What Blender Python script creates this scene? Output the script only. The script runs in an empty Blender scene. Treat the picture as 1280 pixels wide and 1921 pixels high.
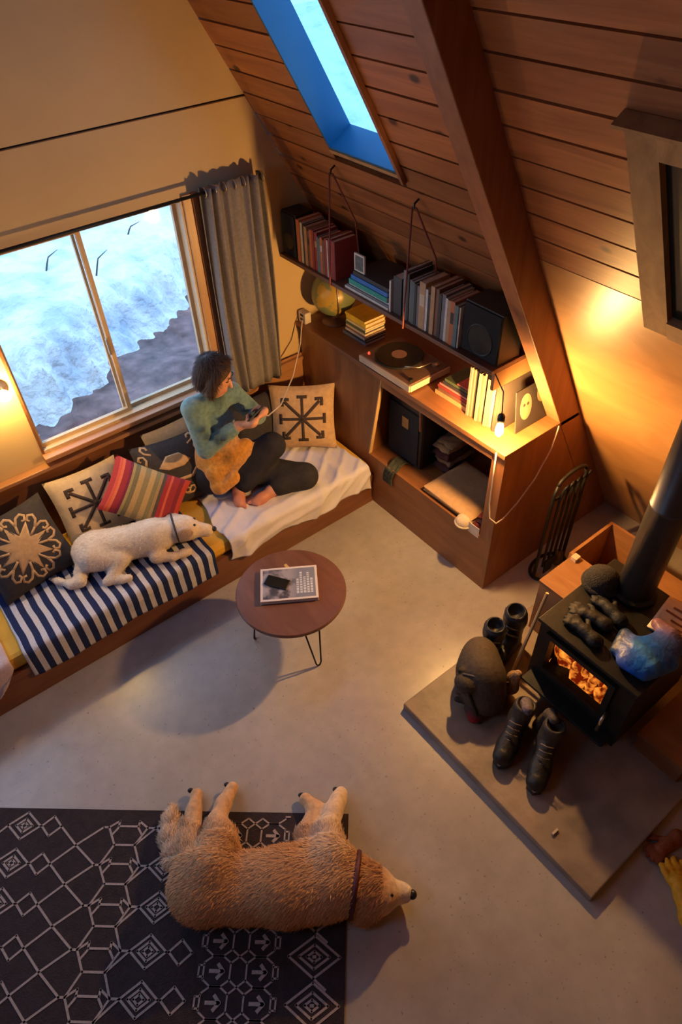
import bpy, bmesh, math, random
import numpy as np
from mathutils import Vector, Matrix, Euler

random.seed(7)
SC = bpy.context.scene
COL = SC.collection

# ------------------------------------------------------------------ camera
cam_d = bpy.data.cameras.new('camera')
cam = bpy.data.objects.new('camera', cam_d)
COL.objects.link(cam)
RIGHT = Vector((0.78424776, -0.61970847, -0.03027975))
DOWN = Vector((-0.45078072, -0.53557545, -0.71411181))
FWD = Vector((0.42632404, 0.57369012, -0.69937648))
cm = Matrix.Identity(4)
for i in range(3):
    cm[i][0] = RIGHT[i]; cm[i][1] = -DOWN[i]; cm[i][2] = -FWD[i]
cm[2][3] = 3.3
cam.matrix_world = cm
cam_d.sensor_fit = 'HORIZONTAL'
cam_d.sensor_width = 36.0
cam_d.lens = 36.0 * 1281.0 / 1280.0
cam_d.clip_start = 0.05
SC.camera = cam

# ------------------------------------------------------------------ world, exposure
SC.view_settings.view_transform = 'Standard'
SC.view_settings.look = 'None'
SC.view_settings.exposure = 0.35
SC.view_settings.gamma = 1.0
SC.view_settings.use_curve_mapping = False
world = bpy.data.worlds.new('dusk_sky')
SC.world = world
world.use_nodes = True
bg = world.node_tree.nodes['Background']
bg.inputs['Color'].default_value = (0.40, 0.64, 1.0, 1)
bg.inputs['Strength'].default_value = 3.1
BULB_STRENGTH = 2400.0
SCONCE_STRENGTH = 330.0
FILL_PENDANT_STRENGTH = 130.0
FIRE_STRENGTH = 1.5
SC.cycles.sample_clamp_indirect = 4.0
SC.cycles.max_bounces = 10
SC.cycles.diffuse_bounces = 6
SC.cycles.caustics_reflective = False
SC.cycles.caustics_refractive = False


def portal(name, mat4, sx, sy):
    d = bpy.data.lights.new(name, 'AREA')
    d.shape = 'RECTANGLE'; d.size = sx; d.size_y = sy
    d.cycles.is_portal = True
    o = bpy.data.objects.new(name, d)
    COL.objects.link(o)
    o.matrix_world = mat4
    return o


# ------------------------------------------------------------------ materials
MATS = {}


def nt_of(name):
    m = bpy.data.materials.new(name); m.use_nodes = True
    nt = m.node_tree
    b = nt.nodes['Principled BSDF']
    return m, nt, b


def plain(name, col, rough=0.6, var=0.12, scale=12.0, bump=0.0, metal=0.0, spec=0.5, sheen=0.0, bscale=None, coat=0.0):
    """base colour with a little procedural mottling and optional bump"""
    if name in MATS: return MATS[name]
    m, nt, b = nt_of(name)
    tc = nt.nodes.new('ShaderNodeTexCoord')
    n = nt.nodes.new('ShaderNodeTexNoise')
    n.inputs['Scale'].default_value = scale; n.inputs['Detail'].default_value = 5
    nt.links.new(tc.outputs['Object'], n.inputs['Vector'])
    r = nt.nodes.new('ShaderNodeValToRGB')
    r.color_ramp.elements[0].position = 0.3; r.color_ramp.elements[1].position = 0.7
    r.color_ramp.elements[0].color = tuple(max(0, c * (1 - var)) for c in col) + (1,)
    r.color_ramp.elements[1].color = tuple(min(1, c * (1 + var)) for c in col) + (1,)
    nt.links.new(n.outputs['Fac'], r.inputs['Fac'])
    nt.links.new(r.outputs['Color'], b.inputs['Base Color'])
    b.inputs['Roughness'].default_value = rough
    b.inputs['Metallic'].default_value = metal
    b.inputs['Specular IOR Level'].default_value = spec
    if sheen: b.inputs['Sheen Weight'].default_value = sheen
    if coat: b.inputs['Coat Weight'].default_value = coat
    if bump:
        n2 = nt.nodes.new('ShaderNodeTexNoise'); n2.inputs['Scale'].default_value = bscale or scale * 6
        n2.inputs['Detail'].default_value = 4
        nt.links.new(tc.outputs['Object'], n2.inputs['Vector'])
        bp = nt.nodes.new('ShaderNodeBump'); bp.inputs['Strength'].default_value = bump
        bp.inputs['Distance'].default_value = 0.01
        nt.links.new(n2.outputs['Fac'], bp.inputs['Height'])
        nt.links.new(bp.outputs['Normal'], b.inputs['Normal'])
    MATS[name] = m
    return m


def wood(name, c1, c2, stretch=(14, 1.2, 14), rough=0.45, knots=0.0, rnd=0.18, spec=0.5, coat=0.0, knot_scale=(4.5, 2.2, 4.5)):
    """grain stretched along one axis, per-object tone, optional knots"""
    if name in MATS: return MATS[name]
    m, nt, b = nt_of(name)
    L = nt.links.new
    tc = nt.nodes.new('ShaderNodeTexCoord')
    oi = nt.nodes.new('ShaderNodeObjectInfo')
    mp = nt.nodes.new('ShaderNodeMapping'); mp.inputs['Scale'].default_value = stretch
    add = nt.nodes.new('ShaderNodeVectorMath'); add.operation = 'ADD'
    cmb = nt.nodes.new('ShaderNodeCombineXYZ')
    mul = nt.nodes.new('ShaderNodeMath'); mul.operation = 'MULTIPLY'; mul.inputs[1].default_value = 13.0
    L(oi.outputs['Random'], mul.inputs[0])
    L(mul.outputs[0], cmb.inputs[0]); L(mul.outputs[0], cmb.inputs[1]); L(mul.outputs[0], cmb.inputs[2])
    L(tc.outputs['Object'], add.inputs[0]); L(cmb.outputs[0], add.inputs[1])
    L(add.outputs[0], mp.inputs['Vector'])
    n = nt.nodes.new('ShaderNodeTexNoise'); n.inputs['Scale'].default_value = 2.2
    n.inputs['Detail'].default_value = 7; n.inputs['Roughness'].default_value = 0.62
    n.inputs['Distortion'].default_value = 0.6
    L(mp.outputs[0], n.inputs['Vector'])
    r = nt.nodes.new('ShaderNodeValToRGB')
    r.color_ramp.elements[0].position = 0.28; r.color_ramp.elements[1].position = 0.74
    r.color_ramp.elements[0].color = c1 + (1,); r.color_ramp.elements[1].color = c2 + (1,)
    L(n.outputs['Fac'], r.inputs['Fac'])
    hsv = nt.nodes.new('ShaderNodeHueSaturation')
    mr = nt.nodes.new('ShaderNodeMapRange')
    mr.inputs[3].default_value = 1 - rnd; mr.inputs[4].default_value = 1 + rnd
    L(oi.outputs['Random'], mr.inputs[0]); L(mr.outputs[0], hsv.inputs['Value'])
    L(r.outputs['Color'], hsv.inputs['Color'])
    out = hsv.outputs['Color']
    if knots:
        mk = nt.nodes.new('ShaderNodeMapping'); mk.inputs['Scale'].default_value = knot_scale
        L(add.outputs[0], mk.inputs['Vector'])
        v = nt.nodes.new('ShaderNodeTexVoronoi'); v.inputs['Scale'].default_value = 1.0
        L(mk.outputs[0], v.inputs['Vector'])
        kr = nt.nodes.new('ShaderNodeValToRGB')
        kr.color_ramp.elements[0].position = knots * 0.55; kr.color_ramp.elements[1].position = knots
        kr.color_ramp.elements[0].color = (1, 1, 1, 1); kr.color_ramp.elements[1].color = (0, 0, 0, 1)
        L(v.outputs['Distance'], kr.inputs['Fac'])
        mx = nt.nodes.new('ShaderNodeMix'); mx.data_type = 'RGBA'
        L(kr.outputs['Color'], mx.inputs['Factor'])
        L(out, mx.inputs[6]); mx.inputs[7].default_value = (c1[0] * .28, c1[1] * .25, c1[2] * .25, 1)
        out = mx.outputs[2]
    L(out, b.inputs['Base Color'])
    b.inputs['Roughness'].default_value = rough
    b.inputs['Specular IOR Level'].default_value = spec
    if coat:
        b.inputs['Coat Weight'].default_value = coat; b.inputs['Coat Roughness'].default_value = 0.38
    bp = nt.nodes.new('ShaderNodeBump'); bp.inputs['Strength'].default_value = 0.15
    bp.inputs['Distance'].default_value = 0.004
    L(n.outputs['Fac'], bp.inputs['Height']); L(bp.outputs['Normal'], b.inputs['Normal'])
    MATS[name] = m
    return m


def emit(name, col, strength):
    if name in MATS: return MATS[name]
    m = bpy.data.materials.new(name); m.use_nodes = True
    nt = m.node_tree; nt.nodes.clear()
    o = nt.nodes.new('ShaderNodeOutputMaterial'); e = nt.nodes.new('ShaderNodeEmission')
    e.inputs['Color'].default_value = col + (1,); e.inputs['Strength'].default_value = strength
    nt.links.new(e.outputs[0], o.inputs['Surface'])
    MATS[name] = m
    return m


def glass(name, tint=(0.96, 0.98, 1.0), gloss=0.06, frost=0.0):
    if name in MATS: return MATS[name]
    m = bpy.data.materials.new(name); m.use_nodes = True
    nt = m.node_tree; nt.nodes.clear(); L = nt.links.new
    o = nt.nodes.new('ShaderNodeOutputMaterial')
    t = nt.nodes.new('ShaderNodeBsdfTransparent'); t.inputs['Color'].default_value = tint + (1,)
    g = nt.nodes.new('ShaderNodeBsdfGlossy'); g.inputs['Roughness'].default_value = 0.03
    mx = nt.nodes.new('ShaderNodeMixShader'); mx.inputs[0].default_value = gloss
    L(t.outputs[0], mx.inputs[1]); L(g.outputs[0], mx.inputs[2])
    last = mx.outputs[0]
    if frost:                                                   # patches of snow and frost lying on the pane
        tc = nt.nodes.new('ShaderNodeTexCoord')
        n = nt.nodes.new('ShaderNodeTexNoise'); n.inputs['Scale'].default_value = 5.5
        n.inputs['Detail'].default_value = 8; n.inputs['Roughness'].default_value = 0.7
        L(tc.outputs['Object'], n.inputs['Vector'])
        r = nt.nodes.new('ShaderNodeValToRGB')
        r.color_ramp.elements[0].position = 0.42; r.color_ramp.elements[1].position = 0.60
        r.color_ramp.elements[0].color = (0.15,) * 3 + (1,)
        r.color_ramp.elements[1].color = (frost,) * 3 + (1,)
        L(n.outputs['Fac'], r.inputs['Fac'])
        tr = nt.nodes.new('ShaderNodeBsdfTranslucent'); tr.inputs['Color'].default_value = (0.55, 0.68, 0.80, 1)
        m2 = nt.nodes.new('ShaderNodeMixShader')
        L(r.outputs['Color'], m2.inputs[0]); L(last, m2.inputs[1]); L(tr.outputs[0], m2.inputs[2])
        last = m2.outputs[0]
    L(last, o.inputs['Surface'])
    MATS[name] = m
    return m


def vcol(name, rough=0.8, bump=0.0, bscale=60.0, stretch=None, sheen=0.0, noise=0.12, spec=0.3):
    """colour patches stored on the vertices (fur, skin, patchwork), plus fine relief"""
    if name in MATS: return MATS[name]
    m, nt, b = nt_of(name); L = nt.links.new
    a = nt.nodes.new('ShaderNodeAttribute'); a.attribute_name = 'Col'
    tc = nt.nodes.new('ShaderNodeTexCoord')
    mp = nt.nodes.new('ShaderNodeMapping')
    if stretch: mp.inputs['Scale'].default_value = stretch
    L(tc.outputs['Object'], mp.inputs['Vector'])
    n = nt.nodes.new('ShaderNodeTexNoise'); n.inputs['Scale'].default_value = bscale; n.inputs['Detail'].default_value = 5
    L(mp.outputs[0], n.inputs['Vector'])
    hsv = nt.nodes.new('ShaderNodeHueSaturation')
    mr = nt.nodes.new('ShaderNodeMapRange'); mr.inputs[1].default_value = 0.3; mr.inputs[2].default_value = 0.7
    mr.inputs[3].default_value = 1 - noise; mr.inputs[4].default_value = 1 + noise
    L(n.outputs['Fac'], mr.inputs[0]); L(mr.outputs[0], hsv.inputs['Value'])
    L(a.outputs['Color'], hsv.inputs['Color']); L(hsv.outputs[0], b.inputs['Base Color'])
    b.inputs['Roughness'].default_value = rough
    b.inputs['Specular IOR Level'].default_value = spec
    if sheen: b.inputs['Sheen Weight'].default_value = sheen
    if bump:
        bp = nt.nodes.new('ShaderNodeBump'); bp.inputs['Strength'].default_value = bump; bp.inputs['Distance'].default_value = 0.012
        L(n.outputs['Fac'], bp.inputs['Height']); L(bp.outputs['Normal'], b.inputs['Normal'])
    MATS[name] = m
    return m


def stripes(name, stops, period, axis=0, rough=0.85, use='UV'):
    """woven stripes: list of (position 0..1, colour) repeated every `period` along a UV axis"""
    if name in MATS: return MATS[name]
    m, nt, b = nt_of(name); L = nt.links.new
    tc = nt.nodes.new('ShaderNodeTexCoord')
    sp = nt.nodes.new('ShaderNodeSeparateXYZ'); L(tc.outputs[use], sp.inputs[0])
    d = nt.nodes.new('ShaderNodeMath'); d.operation = 'DIVIDE'; d.inputs[1].default_value = period
    L(sp.outputs[axis], d.inputs[0])
    f = nt.nodes.new('ShaderNodeMath'); f.operation = 'FRACT'; L(d.outputs[0], f.inputs[0])
    r = nt.nodes.new('ShaderNodeValToRGB'); r.color_ramp.interpolation = 'CONSTANT'
    while len(r.color_ramp.elements) < len(stops): r.color_ramp.elements.new(0.5)
    for e, (p, c) in zip(r.color_ramp.elements, stops):
        e.position = p; e.color = c + (1,)
    L(f.outputs[0], r.inputs['Fac'])
    n = nt.nodes.new('ShaderNodeTexNoise'); n.inputs['Scale'].default_value = 160
    L(tc.outputs['Object'], n.inputs['Vector'])
    hsv = nt.nodes.new('ShaderNodeHueSaturation')
    mr = nt.nodes.new('ShaderNodeMapRange'); mr.inputs[3].default_value = 0.75; mr.inputs[4].default_value = 1.25
    L(n.outputs['Fac'], mr.inputs[0]); L(mr.outputs[0], hsv.inputs['Value']); L(r.outputs['Color'], hsv.inputs['Color'])
    L(hsv.outputs[0], b.inputs['Base Color'])
    b.inputs['Roughness'].default_value = rough
    b.inputs['Specular IOR Level'].default_value = 0.2
    bp = nt.nodes.new('ShaderNodeBump'); bp.inputs['Strength'].default_value = 0.3; bp.inputs['Distance'].default_value = 0.003
    L(n.outputs['Fac'], bp.inputs['Height']); L(bp.outputs['Normal'], b.inputs['Normal'])
    MATS[name] = m
    return m


# ------------------------------------------------------------------ object helpers
def tag(o, label=None, cat=None, group=None, kind=None):
    if label: o['label'] = label
    if cat: o['category'] = cat
    if group: o['group'] = group
    if kind: o['kind'] = kind
    return o


LOCAL = set()            # things whose parts are given in the thing's own coordinates


def world_of(o):
    m = o.matrix_basis
    return m if o.parent is None else world_of(o.parent) @ o.matrix_parent_inverse @ m


def adopt(o, parent):
    """parent o; its coordinates stay world coordinates unless the thing is local"""
    o.parent = parent
    if parent.name in LOCAL: LOCAL.add(o.name)
    else: o.matrix_parent_inverse = world_of(parent).inverted()
    return o


def thing(name, label, cat, loc=(0, 0, 0), rot=(0, 0, 0), group=None, local=False):
    o = bpy.data.objects.new(name, None); COL.objects.link(o)
    if local: LOCAL.add(o.name)
    o.empty_display_size = 0.05
    o.location = loc; o.rotation_euler = rot
    return tag(o, label, cat, group)


class MB:
    def __init__(s): s.v = []; s.f = []

    def add(s, vs, fs):
        k = len(s.v); s.v += [tuple(p) for p in vs]; s.f += [tuple(i + k for i in f) for f in fs]; return s

    def box(s, x0, x1, y0, y1, z0, z1, xf=None):
        vs = [(x, y, z) for z in (z0, z1) for y in (y0, y1) for x in (x0, x1)]
        if xf: vs = [xf(*p) for p in vs]
        return s.add(vs, [(0, 2, 3, 1), (4, 5, 7, 6), (0, 1, 5, 4), (2, 6, 7, 3), (0, 4, 6, 2), (1, 3, 7, 5)])

    def tube(s, pts, r, n=8, cap=True, closed=False):
        pts = [Vector(p) for p in pts]; N = len(pts)
        rs = r if isinstance(r, (list, tuple)) else [r] * N
        up = None; vs = []
        for i in range(N):
            if closed: t = pts[(i + 1) % N] - pts[i - 1]
            else: t = pts[min(i + 1, N - 1)] - pts[max(i - 1, 0)]
            t.normalize()
            if up is None:
                a = Vector((0, 0, 1)) if abs(t.z) < 0.9 else Vector((1, 0, 0))
                up = t.cross(a).normalized()
            else:
                up = (up - t * up.dot(t)).normalized()
            w = t.cross(up)
            for k in range(n):
                an = 2 * math.pi * k / n
                vs.append(pts[i] + (up * math.cos(an) + w * math.sin(an)) * rs[i])
        fs = []
        for i in range(N if closed else N - 1):
            j = (i + 1) % N
            for k in range(n):
                l = (k + 1) % n
                fs.append((i * n + k, i * n + l, j * n + l, j * n + k))
        if cap and not closed:
            fs.append(tuple(range(n - 1, -1, -1))); fs.append(tuple(range((N - 1) * n, N * n)))
        return s.add(vs, fs)

    def lathe(s, prof, n=24, loc=(0, 0, 0), axis='z'):
        vs = []
        for r, h in prof:
            for k in range(n):
                a = 2 * math.pi * k / n; c, d = r * math.cos(a), r * math.sin(a)
                p = (c, d, h) if axis == 'z' else ((h, c, d) if axis == 'x' else (d, h, c))
                vs.append((p[0] + loc[0], p[1] + loc[1], p[2] + loc[2]))
        fs = []
        for i in range(len(prof) - 1):
            for k in range(n):
                l = (k + 1) % n
                fs.append((i * n + k, i * n + l, (i + 1) * n + l, (i + 1) * n + k))
        fs.append(tuple(range(n - 1, -1, -1)))
        fs.append(tuple(range((len(prof) - 1) * n, len(prof) * n)))
        return s.add(vs, fs)

    def prism(s, poly, d0, d1, plane='xz'):
        n = len(poly)
        def P(a, b, d):
            return {'xz': (a, d, b), 'yz': (d, a, b), 'xy': (a, b, d)}[plane]
        vs = [P(a, b, d0) for a, b in poly] + [P(a, b, d1) for a, b in poly]
        fs = [tuple(range(n)), tuple(range(2 * n - 1, n - 1, -1))]
        for i in range(n):
            j = (i + 1) % n; fs.append((i, i + n, j + n, j))
        return s.add(vs, fs)

    def grid(s, fn, nu, nv):
        vs = [fn(i / nu, j / nv) for j in range(nv + 1) for i in range(nu + 1)]
        fs = [(j * (nu + 1) + i, j * (nu + 1) + i + 1, (j + 1) * (nu + 1) + i + 1, (j + 1) * (nu + 1) + i)
              for j in range(nv) for i in range(nu)]
        return s.add(vs, fs)

    def build(s, name, mat, parent=None, smooth=False, bevel=0.0, solid=0.0, sub=0, uv=None):
        me = bpy.data.meshes.new(name)
        me.from_pydata(s.v, [], s.f); me.update()
        bm = bmesh.new(); bm.from_mesh(me)
        bmesh.ops.recalc_face_normals(bm, faces=bm.faces); bm.to_mesh(me); bm.free()
        if uv:
            ul = me.uv_layers.new(name='UVMap')
            for l in me.loops: ul.data[l.index].uv = uv[l.vertex_index]
        if mat: me.materials.append(mat)
        if smooth: me.polygons.foreach_set('use_smooth', [True] * len(me.polygons))
        o = bpy.data.objects.new(name, me); COL.objects.link(o)
        if parent is not None: adopt(o, parent)
        if solid:
            md = o.modifiers.new('solid', 'SOLIDIFY'); md.thickness = solid; md.offset = -1
        if bevel:
            md = o.modifiers.new('bevel', 'BEVEL'); md.width = bevel; md.segments = 2; md.limit_method = 'ANGLE'
        if sub:
            md = o.modifiers.new('sub', 'SUBSURF'); md.levels = sub; md.render_levels = sub
        return o


def box(name, x0, x1, y0, y1, z0, z1, mat, parent=None, bevel=0.0):
    return MB().box(x0, x1, y0, y1, z0, z1).build(name, mat, parent, bevel=bevel)


def struct(o, label, cat=None):
    o['kind'] = 'structure'; o['label'] = label
    if cat: o['category'] = cat
    return o


# roof frame: s up the slope, n inward from the boards
RK = 1.70; RH = math.hypot(1, RK)
RX = 2.379 + 1.848 / RK
ES = Vector((-1 / RH, 0, RK / RH)); EN = Vector((-RK / RH, 0, -1 / RH))


def roof(s_, y, n): return Vector((RX, y, 0)) + ES * s_ + EN * n


def rbox(name, s0, s1, y0, y1, n0, n1, mat, parent=None, bevel=0.0):
    b = MB().box(s0, s1, y0, y1, n0, n1, xf=lambda a, y, n: tuple(roof(a, y, n)))
    return b.build(name, mat, parent, bevel=bevel)


# ------------------------------------------------------------------ smooth bodies (distance fields meshed with surface nets)
def sdf_field(prims, P, k):
    F = None
    for pr in prims:
        d = sdf_one(pr, P)
        kk = pr.get('k', k)
        if F is None: F = d; continue
        if pr.get('cut'):
            h = np.maximum(kk - np.abs(F + d), 0) / kk
            F = np.maximum(F, -d) + h * h * kk * .25
        else:
            h = np.maximum(kk - np.abs(F - d), 0) / kk
            F = np.minimum(F, d) - h * h * kk * .25
    return F


def sdf_one(pr, P):
    if pr['t'] == 'c':
        a = np.array(pr['a']); b = np.array(pr['b'])
        ba = b - a; L2 = max(1e-9, float(ba @ ba))
        q = P - a
        t = np.clip((q @ ba) / L2, 0, 1)
        d = np.linalg.norm(q - t[..., None] * ba, axis=-1) - (pr['ra'] + (pr['rb'] - pr['ra']) * t)
        return d
    q = P - np.array(pr['a'])
    if 'R' in pr: q = q @ pr['R']
    r = np.array(pr['r'])
    k0 = np.linalg.norm(q / r, axis=-1); k1 = np.linalg.norm(q / (r * r), axis=-1) + 1e-9
    return k0 * (k0 - 1) / k1


def cone(a, ra, b, rb, col, **kw): return dict(t='c', a=a, ra=ra, b=b, rb=rb, col=col, **kw)
def ell(a, r, col, R=None, **kw):
    d = dict(t='e', a=a, r=r, col=col, **kw)
    if R is not None: d['R'] = R
    return d
def chain(pts, col, **kw):
    return [cone(pts[i][0], pts[i][1], pts[i + 1][0], pts[i + 1][1], col, **kw) for i in range(len(pts) - 1)]
def basis(x, z=(0, 0, 1)):
    """columns = local axes; first axis along x, third near z"""
    x = np.array(x, float); x /= np.linalg.norm(x)
    z = np.array(z, float); z -= x * (z @ x); z /= np.linalg.norm(z)
    return np.stack([x, np.cross(z, x), z], 1)


def sdf_mesh(name, prims, h, k, mat, parent=None, floor=None, soft=0.010, smooth=2, clip=None):
    lo = np.full(3, 1e9); hi = -lo
    for p in prims:
        if p.get('cut'): continue
        for q, r in (((p['a'], p['ra']), (p['b'], p['rb'])) if p['t'] == 'c' else ((p['a'], max(p['r'])),)):
            lo = np.minimum(lo, np.array(q) - r); hi = np.maximum(hi, np.array(q) + r)
    lo -= 3 * h + k * .3; hi += 3 * h + k * .3
    n = np.ceil((hi - lo) / h).astype(int) + 1
    ax = [lo[i] + h * np.arange(n[i]) for i in range(3)]
    F = np.full(tuple(n), 1.0)
    first = True
    for p in prims:                                     # each primitive only near itself
        if p['t'] == 'c':
            l2 = np.minimum(np.array(p['a']) - p['ra'], np.array(p['b']) - p['rb']); h2 = np.maximum(np.array(p['a']) + p['ra'], np.array(p['b']) + p['rb'])
        else:
            l2 = np.array(p['a']) - max(p['r']); h2 = np.array(p['a']) + max(p['r'])
        kk = p.get('k', k)
        i0 = np.maximum(np.floor((l2 - kk - 4 * h - lo) / h).astype(int), 0)
        i1 = np.minimum(np.ceil((h2 + kk + 4 * h - lo) / h).astype(int) + 1, n)
        sl = tuple(slice(i0[i], i1[i]) for i in range(3))
        G = np.stack(np.meshgrid(*[ax[i][sl[i]] for i in range(3)], indexing='ij'), -1)
        d = sdf_one(p, G); S = F[sl]
        if p.get('cut'):
            hh = np.maximum(kk - np.abs(S + d), 0) / kk
            F[sl] = np.maximum(S, -d) + hh * hh * kk * .25
        else:
            hh = np.maximum(kk - np.abs(S - d), 0) / kk
            F[sl] = np.minimum(S, d) - hh * hh * kk * .25
    if floor is not None:
        F = np.maximum(F, (floor - ax[2])[None, None, :])
    if clip is not None:
        G = np.stack(np.meshgrid(*ax, indexing='ij'), -1)
        F = np.maximum(F, clip(G))
    # surface nets
    neg = F < 0
    cs = np.zeros(tuple(n - 1)); acc = np.zeros(tuple(n - 1) + (3,))
    corners = [(i, j, kq) for i in (0, 1) for j in (0, 1) for kq in (0, 1)]
    def sub(A, c): return A[c[0]:A.shape[0] - 1 + c[0], c[1]:A.shape[1] - 1 + c[1], c[2]:A.shape[2] - 1 + c[2]]
    for c in corners:
        for axq in range(3):
            if c[axq]: continue
            e = list(c); e[axq] = 1
            A, B = sub(F, c), sub(F, e)
            mk = (A < 0) != (B < 0)
            t = np.where(mk, A / np.where(mk, A - B, 1), 0)
            for x in range(3):
                acc[..., x] += np.where(mk, c[x] + (t if x == axq else 0), 0)
            cs += mk
    act = cs > 0
    idx = np.full(act.shape, -1); idx[act] = np.arange(act.sum())
    ijk = np.argwhere(act)
    V = lo + h * (ijk + acc[act] / cs[act][:, None])
    quads = []
    for axq in range(3):
        o1, o2 = [(1, 2), (2, 0), (0, 1)][axq]
        s0 = [slice(None)] * 3; s1 = [slice(None)] * 3
        s0[axq] = slice(0, -1); s1[axq] = slice(1, None)
        ch = neg[tuple(s0)] != neg[tuple(s1)]
        flip = neg[tuple(s0)]
        pts = np.argwhere(ch)
        pts = pts[(pts[:, o1] > 0) & (pts[:, o2] > 0) & (pts[:, o1] < n[o1] - 1) & (pts[:, o2] < n[o2] - 1)]
        fl = flip[tuple(pts.T)]
        def at(d1, d2):
            q = pts.copy(); q[:, o1] += d1; q[:, o2] += d2
            return idx[tuple(q.T)]
        Q = np.stack([at(-1, -1), at(0, -1), at(0, 0), at(-1, 0)], 1)
        Q[~fl] = Q[~fl][:, ::-1]
        quads.append(Q)
    Q = np.concatenate(quads); Q = Q[(Q >= 0).all(1)]
    for _ in range(smooth):
        S = np.zeros_like(V); C = np.zeros(len(V))
        for a in range(4):
            b = (a + 1) % 4
            np.add.at(S, Q[:, a], V[Q[:, b]]); np.add.at(C, Q[:, a], 1)
            np.add.at(S, Q[:, b], V[Q[:, a]]); np.add.at(C, Q[:, b], 1)
        V = V * .5 + .5 * S / np.maximum(C, 1)[:, None]
    W = np.zeros(len(V)); CC = np.zeros((len(V), 3))
    for p in prims:
        if p['col'] is None: continue
        w = np.exp(-np.clip(sdf_one(p, V), -.03, .25) / p.get('soft', soft)) * p.get('w', 1.0)
        W += w; CC += w[:, None] * np.array(p['col'])
    CC /= W[:, None]
    me = bpy.data.meshes.new(name)
    me.from_pydata(V.tolist(), [], Q.tolist()); me.update()
    ca = me.color_attributes.new('Col', 'FLOAT_COLOR', 'POINT')
    ca.data.foreach_set('color', np.concatenate([CC, np.ones((len(V), 1))], 1).astype(np.float32).ravel())
    me.polygons.foreach_set('use_smooth', [True] * len(me.polygons))
    me.materials.append(mat)
    o = bpy.data.objects.new(name, me); COL.objects.link(o)
    if parent is not None: adopt(o, parent)
    return o

# ================================================================== MATERIAL PALETTE
M_wall = plain('cream_wall_paint', (0.62, 0.44, 0.22), 0.7, 0.05, 3.0)
M_plank = wood('knotty_plank', (0.25, 0.080, 0.028), (0.50, 0.195, 0.068), (9, 0.7, 9), 0.42, knots=0.135, rnd=0.16, spec=0.45, knot_scale=(5.5, 3.6, 5.5))
M_ply = wood('varnished_plywood', (0.36, 0.17, 0.060), (0.55, 0.29, 0.11), (3, 1.0, 2), 0.36, rnd=0.02, coat=0.45)
M_beam = wood('beam_wood', (0.22, 0.075, 0.032), (0.36, 0.145, 0.062), (8, 8, 0.8), 0.5, rnd=0.03)
M_cab = wood('cabinet_wood', (0.20, 0.075, 0.028), (0.36, 0.15, 0.055), (6, 0.9, 5), 0.42, rnd=0.05)
M_cabv = wood('cabinet_wood_upright', (0.20, 0.075, 0.028), (0.36, 0.15, 0.055), (6, 6, 0.9), 0.42, rnd=0.05)
M_bench = wood('bench_wood', (0.14, 0.050, 0.020), (0.25, 0.095, 0.040), (0.9, 7, 7), 0.45, rnd=0.05)
M_trim = wood('window_trim_wood', (0.42, 0.22, 0.085), (0.62, 0.36, 0.16), (6, 6, 0.9), 0.4, rnd=0.06)
M_trimx = wood('sill_wood', (0.34, 0.15, 0.065), (0.50, 0.25, 0.11), (0.9, 6, 6), 0.4, rnd=0.06)
M_shelf = wood('shelf_wood', (0.10, 0.040, 0.022), (0.20, 0.085, 0.045), (7, 0.8, 7), 0.45, rnd=0.03)
M_raw = wood('raw_weathered_wood', (0.22, 0.115, 0.050), (0.42, 0.25, 0.11), (6, 6, 0.7), 0.8, knots=0.08, rnd=0.12)
M_pale = wood('pale_split_wood', (0.50, 0.30, 0.12), (0.70, 0.47, 0.22), (4, 4, 1), 0.7, rnd=0.1)
M_dark = plain('dark_gap', (0.02, 0.012, 0.008), 0.9)
M_well_sky_tint = plain('sky_tinted_white_well', (0.016, 0.125, 0.235), 0.5, 0.04)  # white well, the blue of the sky light is put into its colour
M_black = plain('black_plastic', (0.018, 0.018, 0.02), 0.45, 0.2)
M_iron = plain('black_iron', (0.022, 0.021, 0.02), 0.5, 0.25, 20, bump=0.15, metal=0.6)
M_steel = plain('pipe_steel', (0.085, 0.072, 0.065), 0.38, 0.25, 6, metal=0.5, spec=0.5)
M_brass = plain('brushed_metal', (0.55, 0.45, 0.32), 0.35, 0.1, metal=1.0)
M_cord = plain('cream_cord', (0.62, 0.50, 0.40), 0.6)
M_paper = plain('page_paper', (0.62, 0.52, 0.38), 0.9, 0.15, 60)


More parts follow.
